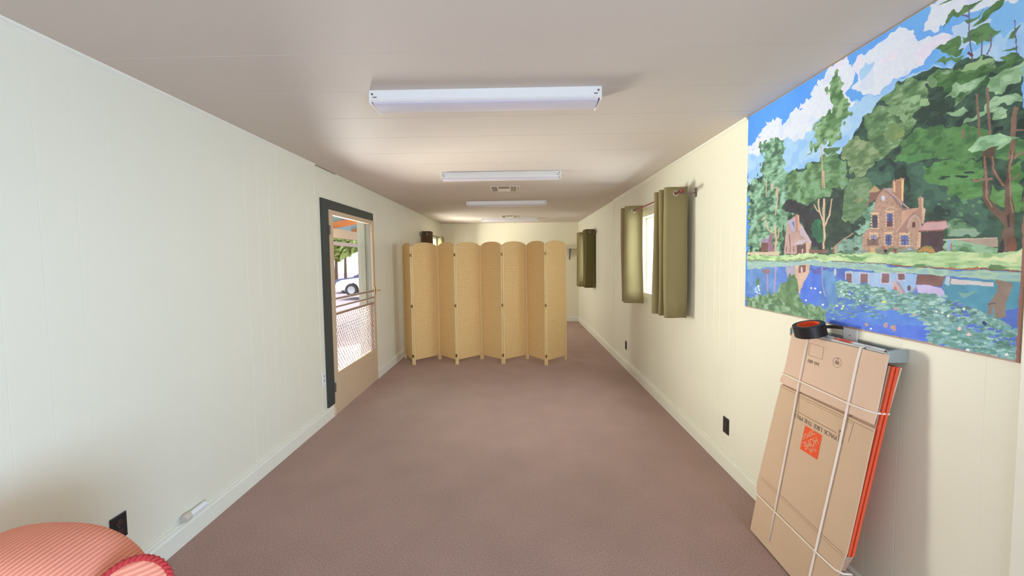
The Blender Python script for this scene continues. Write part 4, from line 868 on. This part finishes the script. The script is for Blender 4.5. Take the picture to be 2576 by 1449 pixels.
def lettering(name, s, size, y, v, rot, w, m, parent):
    me = text_mesh(s, size)
    T4 = BM4 @ Matrix.Translation((y, v, w)) @ Matrix.Rotation(rot, 4, 'Z') @ Matrix.Diagonal((1, 1, 1, 1))
    base = Matrix(((1, 0, 0, 0), (0, -1, 0, 0), (0, 0, 1, 0), (0, 0, 0, 1)))
    # text x axis -> +Y (camera sees it upside down), text up -> down the slope
    me.transform(BM4 @ Matrix.Translation((y, v, w)) @ Matrix.Rotation(rot, 4, 'Z'))
    return obj(name, me, m, parent)
# seen from the room, +Y runs to the left, so text written along +Y with its top towards the floor reads upside down
def lettering(name, s, size, y, v, rot, w, m, parent, sx=1.0):
    me = text_mesh(s, size)
    F = Matrix(((1, 0, 0, 0), (0, -1, 0, 0), (0, 0, -1, 0), (0, 0, 0, 1)))
    me.transform(BM4 @ Matrix.Translation((y, v, w)) @ Matrix.Rotation(rot, 4, 'Z') @ F @ Matrix.Diagonal((sx, 1, 1, 1)))
    return obj(name, me, m, parent)
lettering('logo_lettering', 'THE', 0.026, 1.748, 0.628, math.radians(-42), 0.0014, M['logotext'], main_)
lettering('logo_lettering', 'HOME', 0.048, 1.765, 0.652, math.radians(-42), 0.0014, M['logotext'], main_, 0.72)
lettering('logo_lettering', 'DEPOT', 0.028, 1.784, 0.682, math.radians(-42), 0.0014, M['logotext'], main_)
lettering('printed_slogan', 'PACK LIKE THE PROS', 0.0275, 1.765, 0.736, 0.0, 0.0012, M['ink'], main_)
mark('printed_rule', [stripe((1.905, 0.757), (1.640, 0.757), 0.003)], M['crease'], main_)
mark('printed_icon', [stripe((1.628, 0.772), (1.606, 0.772), 0.010), stripe((1.628, 0.752), (1.606, 0.752), 0.0025), stripe((1.628, 0.728), (1.606, 0.728), 0.0025), stripe((1.626, 0.772), (1.626, 0.728), 0.0025), stripe((1.607, 0.772), (1.607, 0.728), 0.0025)], M['ink'], main_)
mark('printed_box', [stripe((1.850, 1.101), (1.764, 1.101), 0.0016), stripe((1.850, 1.044), (1.764, 1.044), 0.0016), stripe((1.849, 1.101), (1.849, 1.044), 0.0016), stripe((1.765, 1.101), (1.765, 1.044), 0.0016)], M['crease'], up_, 0.0033)
lettering('printed_code', '341 603', 0.022, 1.812, 1.018, 0.0, 0.0044, M['ink'], up_)
bm = nb()
for k in range(20):
    a, b = 2*PI*k/20, 2*PI*(k + 0.8)/20
    prism(bm, stripe((1.684 + 0.022*math.cos(a), 1.052 + 0.022*math.sin(a)), (1.684 + 0.022*math.cos(b), 1.052 + 0.022*math.sin(b)), 0.0012), 0.0033, 0.0038, 'z', BM4)
prism(bm, [(1.693, 1.044), (1.675, 1.044), (1.673, 1.054), (1.678, 1.060), (1.690, 1.060), (1.695, 1.054)], 0.0033, 0.0038, 'z', BM4); prism(bm, [(1.687, 1.066), (1.681, 1.066), (1.680, 1.072), (1.688, 1.072)], 0.0033, 0.0038, 'z', BM4)
obj('printed_stamp', bm, M['ink'], up_)
def twine(pts, r=0.0044):
    bm = nb(); tube(bm, [BM4 @ Vector(p) for p in pts], r, 8); return obj('string', bm, M['string'], bun, smooth=True)
e = 0.0068
twine([(1.860, 1.132, -0.012), (1.862, 1.128, e - .001), (1.866, 1.06, e), (1.880, 0.86, e), (1.890, 0.70, 0.0048), (1.912, 0.36, 0.0048), (1.933, 0.048, 0.003)])
twine([(1.578, 1.150, -0.012), (1.580, 1.143, e - .001), (1.586, 1.08, e), (1.600, 0.86, e), (1.612, 0.70, 0.0048), (1.640, 0.36, 0.0048), (1.662, 0.10, 0.0048), (1.668, 0.006, 0.003)])
twine([(1.995, 0.920, -0.044), (2.000, 0.913, -0.006), (1.998, 0.909, e), (1.870, 0.907, e + .002), (1.60, 0.902, e + .002), (1.520, 0.905, e), (1.475, 0.909, 0.004), (1.476, 0.910, -0.004), (1.473, 0.911, -0.02), (1.474, 0.912, -0.043)])
twine([(2.078, 0.222, -0.028), (2.083, 0.219, -0.006), (2.076, 0.216, 0.0048), (1.930, 0.214, 0.005), (1.646, 0.214, 0.005), (1.545, 0.219, 0.0048), (1.520, 0.224, -0.006), (1.520, 0.226, -0.040)])

# grey metal tray on the wall behind the top of the bundle, with things lying in it
t = thing('metal_tray', 'long grey metal tray fixed to the right wall under the painting', 'tray')
bm = nb(); prism(bm, [(XR, 1.155), (XR, 1.118), (1.410, 1.118), (1.408, 1.146), (1.411, 1.146), (1.413, 1.1215), (XR - 0.003, 1.1215), (XR - 0.003, 1.155)], 1.480, 1.996); obj('channel', bm, M['galv'], t)
for y0, y1 in ((1.472, 1.484), (1.992, 2.002)):
    bm = nb(); prism(bm, [(XR, 1.160), (XR, 1.108), (1.412, 1.108), (1.403, 1.114), (1.403, 1.142), (1.412, 1.154), (1.45, 1.160)], y0, y1); obj('end_cap', bm, M['galv'], t, bevel=0.002)
t = thing('tape_roll', 'roll of black tape with an orange core lying on top of the bundle', 'tape', (1.388, 1.835, 1.146)); t.rotation_euler = (0.0, math.radians(-15), 0.0)
bm = nb(); lathe(bm, [(0.045, 0.0), (0.063, 0.0), (0.064, 0.001), (0.064, 0.053), (0.063, 0.054), (0.045, 0.054), (0.045, 0.0)], (0, 0, 0), 'z', 48); obj('tape_winding', bm, M['tape'], t, smooth=False)
bm = nb(); lathe(bm, [(0.0405, 0.001), (0.0449, 0.001), (0.0449, 0.0545), (0.0405, 0.0545), (0.0405, 0.001)], (0, 0, 0), 'z', 48); obj('core', bm, M['core'], t, smooth=False)
bm = nb(); pth = [(0.020, -0.0605), (0.036, -0.075), (0.048, -0.10), (0.055, -0.130)]
A_ = [bm.verts.new((x, y, 0.052)) for x, y in pth]; B_ = [bm.verts.new((x, y, 0.036)) for x, y in pth]
for i in range(len(pth) - 1): bm.faces.new((A_[i], A_[i + 1], B_[i + 1], B_[i]))
o = obj('loose_end', bm, M['tape'], t); s = o.modifiers.new('solid', 'SOLIDIFY'); s.thickness = 0.0006
t = thing('plastic_tube', 'slim white plastic tube with a red label lying in the grey tray', 'tube', (1.432, 1.66, 1.1395))
bm = nb(); tube(bm, [(0, -0.155, 0), (0, 0.155, 0)], 0.0125, 20); obj('tube_body', bm, M['white'], t, smooth=False)
bm = nb(); lathe(bm, [(0.0129, -0.01), (0.0129, 0.085)], (0, 0, 0), 'y', 20); lb = obj('label_wrap', bm, M['lightlabel'], t)
bm = nb(); lathe(bm, [(0.0132, 0.0), (0.0132, 0.055)], (0, 0, 0), 'y', 20); obj('red_band', bm, M['redlabel'], lb)
bm = nb(); tube(bm, [(0, -0.155, 0), (0, -0.170, 0)], 0.009, 16); obj('dark_tip', bm, M['blackp'], t)

# ---------------------------------------------------------------- salmon armchair, bottom left
ch = thing('armchair', 'salmon ribbed armchair with red rope welting in the bottom left corner', 'armchair', (-1.355, 1.0, 0.0))
def pillow(name, cx, cy, z0, hx, hz, th, nu=64, nv=17, pw=3.0, full=False):
    bm = nb(); rings = []
    for j in range(nv):
        b_ = -PI/2 + PI*j/(nv - 1); sc = max(abs(math.cos(b_)), 1e-3)**0.30; yy = cy + th/2*(1 if math.sin(b_) > 0 else -1)*abs(math.sin(b_))**0.9
        ring = []
        for k in range(nu):
            a = 2*PI*k/nu; c_, s_ = math.cos(a), math.sin(a); q = (abs(c_)**pw + abs(s_)**pw)**(-1/pw)
            rr = q*(1 - 0.30*(1 - sc)) if sc > 0.2 else q*0.55
            ring.append(bm.verts.new((cx + hx*c_*rr, yy, z0 + hz*s_*rr)))
        rings.append(ring)
    for A, B in zip(rings, rings[1:]):
        for k in range(nu): bm.faces.new((A[k], A[(k + 1) % nu], B[(k + 1) % nu], B[k]))
    bm.faces.new(rings[0][::-1]); bm.faces.new(rings[-1])
    return bm
obj('backrest', pillow('b', 0, 0, 0.432, 0.305, 0.345, 0.20, pw=2.6), M['salmon'], ch, smooth=True)
bm = nb()   # rounded end cushion of the back roll, edged with a two-strand rope welt
CC = Vector((-1.030 + 1.355, 0.955 - 1.0, 0.637)); nv_ = Vector((0.62, -0.66, 0.42)).normalized(); uu = Vector((0, 0, 1)) - nv_*nv_.z; uu.normalize(); vv_ = nv_.cross(uu)
rings = []
for j in range(9):
    t_ = PI/2*j/8; rr = 0.080*math.cos(t_) if j < 8 else 0.002
    rings.append([bm.verts.new(CC + (uu*math.cos(2*PI*k/40)*1.15 + vv_*math.sin(2*PI*k/40))*rr + nv_*0.024*math.sin(t_)) for k in range(40)])
for A, B in zip(rings, rings[1:]):
    for k in range(40): bm.faces.new((A[k], A[(k + 1) % 40], B[(k + 1) % 40], B[k]))
bm.faces.new(rings[-1]); bm.faces.new(rings[0][::-1])
obj('end_cushion', bm, M['salmon'], ch, smooth=True)
bm = nb()
for ph in (0, PI):
    pts = []
    for k in range(200):
        a = 2*PI*k/200; h_ = 2*PI*k*22/200 + ph; rad_ = uu*math.cos(a)*1.15 + vv_*math.sin(a)
        pts.append(CC + rad_*(0.081 + 0.0045*math.cos(h_)) + nv_*(0.001 + 0.0045*math.sin(h_)))
    tube(bm, pts, 0.0055, 7, closed=True)
obj('rope_welt', bm, M['rope'], ch, smooth=True)
bm = nb(); box(bm, -0.26, 0.26, -0.60, -0.06, 0.26, 0.44); obj('seat', bm, M['salmon'], ch, bevel=0.04)
for s in (-1, 1):
    bm = nb(); box(bm, min(s*0.262, s*0.345), max(s*0.262, s*0.345), -0.62, -0.02, 0.14, 0.58); obj('arm', bm, M['salmon'], ch, bevel=0.03)
bm = nb(); box(bm, -0.255, 0.255, -0.60, 0.06, 0.14, 0.26); obj('base', bm, M['salmon'], ch, bevel=0.02)
for sx in (-1, 1):
    for y in (-0.56, 0.02):
        bm = nb(); tube(bm, [(sx*0.23, y, 0.0), (sx*0.23, y, 0.15)], 0.016, 10, r1=0.026); obj('leg', bm, M['chairwood'], ch)

# ---------------------------------------------------------------- the landscape painting
Y0, Y1, Z0, Z1 = 1.146, 2.520, 1.197, 2.404
NC, NR = 760, 660
img = paint_canvas(Y0, Y1, Z0, Z1, NC, NR)
Yg, Zg = np.meshgrid(np.linspace(Y0, Y1, NC), np.linspace(Z0, Z1, NR))
n3 = np.empty((NR*NC, 3)); n3[:, 0] = XR - 0.008; n3[:, 1] = Yg.ravel(); n3[:, 2] = Zg.ravel()
me = bpy.data.meshes.new('painted_canvas'); me.vertices.add(NR*NC); me.vertices.foreach_set('co', n3.ravel())
idx = np.arange(NR*NC).reshape(NR, NC); f = np.stack([idx[:-1, :-1], idx[1:, :-1], idx[1:, 1:], idx[:-1, 1:]], -1).reshape(-1, 4)
me.loops.add(f.size); me.loops.foreach_set('vertex_index', f.ravel().astype(np.int32))
me.polygons.add(len(f)); me.polygons.foreach_set('loop_start', (np.arange(len(f))*4).astype(np.int32)); me.polygons.foreach_set('loop_total', np.full(len(f), 4, np.int32))
me.update()
c = img.reshape(-1, 3); c = np.where(c <= 0.04045, c/12.92, ((c + 0.055)/1.055)**2.4)
c = c*0.88 + 0.12*(c@np.array([0.3, 0.6, 0.1]))[:, None]
c = np.clip(c*PAINT_GAIN*np.array([0.93, 0.95, 1.10]), 0, 0.92)
col = np.ones((NR*NC, 4), np.float32); col[:, :3] = c
at = me.color_attributes.new('paint', 'FLOAT_COLOR', 'POINT'); at.data.foreach_set('color', col.ravel())
m = bpy.data.materials.new('acrylic_paint'); m.use_nodes = True; nt = m.node_tree; N = nt.nodes; L = nt.links; b = N['Principled BSDF']
a_ = N.new('ShaderNodeAttribute'); a_.attribute_name = 'paint'; L.new(a_.outputs['Color'], b.inputs['Base Color']); b.inputs['Roughness'].default_value = 0.55; b.inputs['Specular IOR Level'].default_value = 0.25
tc = N.new('ShaderNodeTexCoord'); n2 = N.new('ShaderNodeTexNoise'); n2.inputs['Scale'].default_value = 300; L.new(tc.outputs['Object'], n2.inputs['Vector'])
bp = N.new('ShaderNodeBump'); bp.inputs['Strength'].default_value = 0.15; bp.inputs['Distance'].default_value = 0.001; L.new(n2.outputs['Fac'], bp.inputs['Height']); L.new(bp.outputs['Normal'], b.inputs['Normal'])
M['paint'] = m
pt = thing('painting', 'large painting of stone cottages, trees and a lily pond on the right wall', 'painting')
obj('painted_canvas', me, m, pt)
bm = nb(); box(bm, XR - 0.0075, XR - 0.001, Y0 - 0.001, Y1 + 0.001, Z0 - 0.001, Z1 + 0.001); obj('backing_board', bm, M['cardedge'], pt)

# ---------------------------------------------------------------- outside
def tree(label, x, y, z, h, r, n, seed, m, cat='tree', name='tree', grp=None, trunk=True, leaf=0.14, squash=0.8):
    rr = random.Random(seed); t = thing(name, label, cat, (x, y, z), group=grp); bm = nb()
    for i in range(n):
        a = rr.uniform(0, 2*PI); b_ = math.acos(rr.uniform(-1, 1)); q = r*rr.uniform(0.55, 1.0)
        p = Vector((q*math.sin(b_)*math.cos(a), q*math.sin(b_)*math.sin(a), h*squash + q*math.cos(b_)*(h*(1 - squash) + r*0.2)/r if not trunk else h*0.68 + q*math.cos(b_)*0.9))
        if p.z < 0.05: p.z = 0.05 + rr.random()*0.3
        nrm = Vector((rr.uniform(-1, 1), rr.uniform(-1, 1), rr.uniform(-.3, 1))).normalized(); u = nrm.orthogonal().normalized()*leaf*rr.uniform(.6, 1.3); w_ = nrm.cross(u)*0.55
        bm.faces.new([bm.verts.new(p + d) for d in (u, w_, -u, -w_)])
    obj('foliage', bm, m, t)
    bm = nb(); tube(bm, [(0, 0, 0), (0.05, 0.02, h*0.35), (0, 0, h*0.7)], 0.16 if trunk else 0.03, 9, r1=0.05 if trunk else 0.01); obj('trunk' if trunk else 'stem', bm, M['bark'], t)
    return t
bm = nb(); box(bm, -60, 30, -20, 70, -0.62, -0.50); obj('ground', bm, M['gravel'], kind='structure')
bm = nb(); box(bm, -4.9, XL - 0.165, 0.0, 13.0, -0.50, -0.03); obj('porch_floor', bm, M['concrete'], kind='structure')
po = thing('porch_roof', 'porch roof of teal sheets on orange-stained rafters seen through the screen door', 'porch roof')
bm = nb(); prism(bm, [(XL - 0.17, 3.03), (-5.2, 2.46), (-5.2, 2.48), (XL - 0.17, 3.05)], 0.0, 14.0); obj('roof_sheet', bm, M['teal'], po)
for k in range(8):
    y = 1.1 + 1.75*k
    bm = nb(); prism(bm, [(XL - 0.17, 3.02), (-5.0, 2.48), (-5.0, 2.32), (XL - 0.17, 2.86)], y, y + 0.05); obj('rafter', bm, M['rafter'], po)
bm = nb(); box(bm, -4.62, -4.48, 0.2, 14.0, 2.12, 2.34); obj('beam', bm, M['beam'], po)
bm = nb(); box(bm, -4.66, -4.62, 0.2, 14.0, 1.94, 2.03); obj('fascia', bm, M['rail'], po)
for y in (0.4, 3.2, 6.0, 13.6):
    bm = nb(); box(bm, -4.60, -4.50, y, y + 0.10, -0.03, 2.12); obj('post', bm, M['beam'], po)
def car(label, x, y, z, rz, paint, s=1.0):
    t = thing('car', label, 'car', (x, y, z), rz); t.scale = (s, s, s)
    # side profile (length along x, front at -x)
    body = [(-2.25, 0.32), (-2.28, 0.55), (-2.20, 0.74), (-1.95, 0.86), (-1.00, 0.98), (-0.20, 1.40), (0.35, 1.47), (1.15, 1.45), (1.75, 1.12), (2.20, 1.00), (2.26, 0.62), (2.20, 0.34)]
    def arch(cx): return [(cx + 0.40*math.cos(a), 0.32 + 0.40*math.sin(a)) for a in [PI*k/10 for k in range(11)]]
    low = [(2.20, 0.30)] + [(x_, z_) for x_, z_ in arch(1.38)] + [(x_, z_) for x_, z_ in arch(-1.42)] + [(-2.20, 0.30)]
    prof = body[::-1]
    poly_ = body + low
    bm = nb(); A = []; B = []
    for x_, z_ in poly_:
        wd = 0.88 if z_ < 0.95 else 0.88 - (z_ - 0.95)*0.42
        A.append(bm.verts.new((x_, -wd, z_))); B.append(bm.verts.new((x_, wd, z_)))
    n = len(A)
    for i in range(n): bm.faces.new((A[i], A[(i + 1) % n], B[(i + 1) % n], B[i]))
    fa = bm.faces.new(A); fb = bm.faces.new(B[::-1]); bmesh.ops.triangulate(bm, faces=[fa, fb])
    obj('body', bm, paint, t)
    for s_ in (-1, 1):
        bm = nb(); yy = s_*0.80
        prism(bm, [(-0.82, 1.02), (-0.16, 1.35), (0.36, 1.41), (0.36, 1.02)], min(yy, s_*0.90), max(yy, s_*0.90)); prism(bm, [(0.44, 1.02), (0.44, 1.41), (1.10, 1.39), (1.50, 1.10), (1.40, 1.02)], min(yy, s_*0.90), max(yy, s_*0.90)); obj('side_window', bm, M['glassd'], t)
        bm = nb(); box(bm, -0.86, -0.68, min(s_*0.88, s_*1.06), max(s_*0.88, s_*1.06), 0.98, 1.10); obj('mirror', bm, paint, t, bevel=0.02)
        for cx in (-1.42, 1.38):
            bm = nb(); lathe(bm, [(0.20, -0.10), (0.30, -0.11), (0.335, -0.08), (0.335, 0.08), (0.30, 0.11), (0.20, 0.10)], (cx, s_*0.80, 0.335), 'y', 28); w_ = obj('wheel', bm, M['tyre'], t)
            bm = nb(); lathe(bm, [(0.0001, -0.085), (0.21, -0.10), (0.21, 0.10), (0.0001, 0.085)], (cx, s_*0.80, 0.335), 'y', 20); obj('hubcap', bm, M['rim'], w_)
    bm = nb(); prism(bm, [(-1.02, 1.00), (-0.24, 1.385), (-0.22, 1.40), (-1.0, 1.02)], -0.70, 0.70); obj('windscreen', bm, M['glassd'], t)
    return t
car('white car parked outside, its front wheel seen through the screen door', -7.35, 21.0, -0.30, 0.0, M['carw'])
car('slate blue car parked behind the white car outside the screen door', -9.6, 25.5, -0.50, 0.10, M['card3'], 1.05)
gt = 'trees beyond the parked cars'
for k, (x, y, h, r, m_, lb_) in enumerate(((-15.2, 32, 6.0, 2.2, 'leaf2', 'small yellow-green tree outside, at the left edge of the door glass'), (-19.8, 44, 9.0, 3.4, 'leaf', 'taller green tree outside, further back in the middle of the door glass'))):
    tree(lb_, x, y, -0.5, h, r, 1500, 20 + k, M[m_], grp=gt, leaf=0.34)
# right side: shrub and slatted trellis outside the near window
t = thing('trellis', 'pale slatted trellis right outside the near right window', 'trellis', (2.25, 0, 0))
for k in range(16):
    y = 3.9 + 0.19*k
    bm = nb(); box(bm, 0, 0.03, y, y + 0.035, -0.5, 2.4); obj('slat', bm, M['slat'], t)
for z in (0.4, 2.25):
    bm = nb(); box(bm, 0.03, 0.06, 3.8, 6.95, z, z + 0.06); obj('rail', bm, M['slat'], t)
tree('leafy yellow-green bush behind the trellis outside the near right window', 4.1, 7.2, -0.5, 3.2, 1.5, 1500, 41, M['leaf2'], 'bush', 'bush', None, False, 0.10, 0.55)
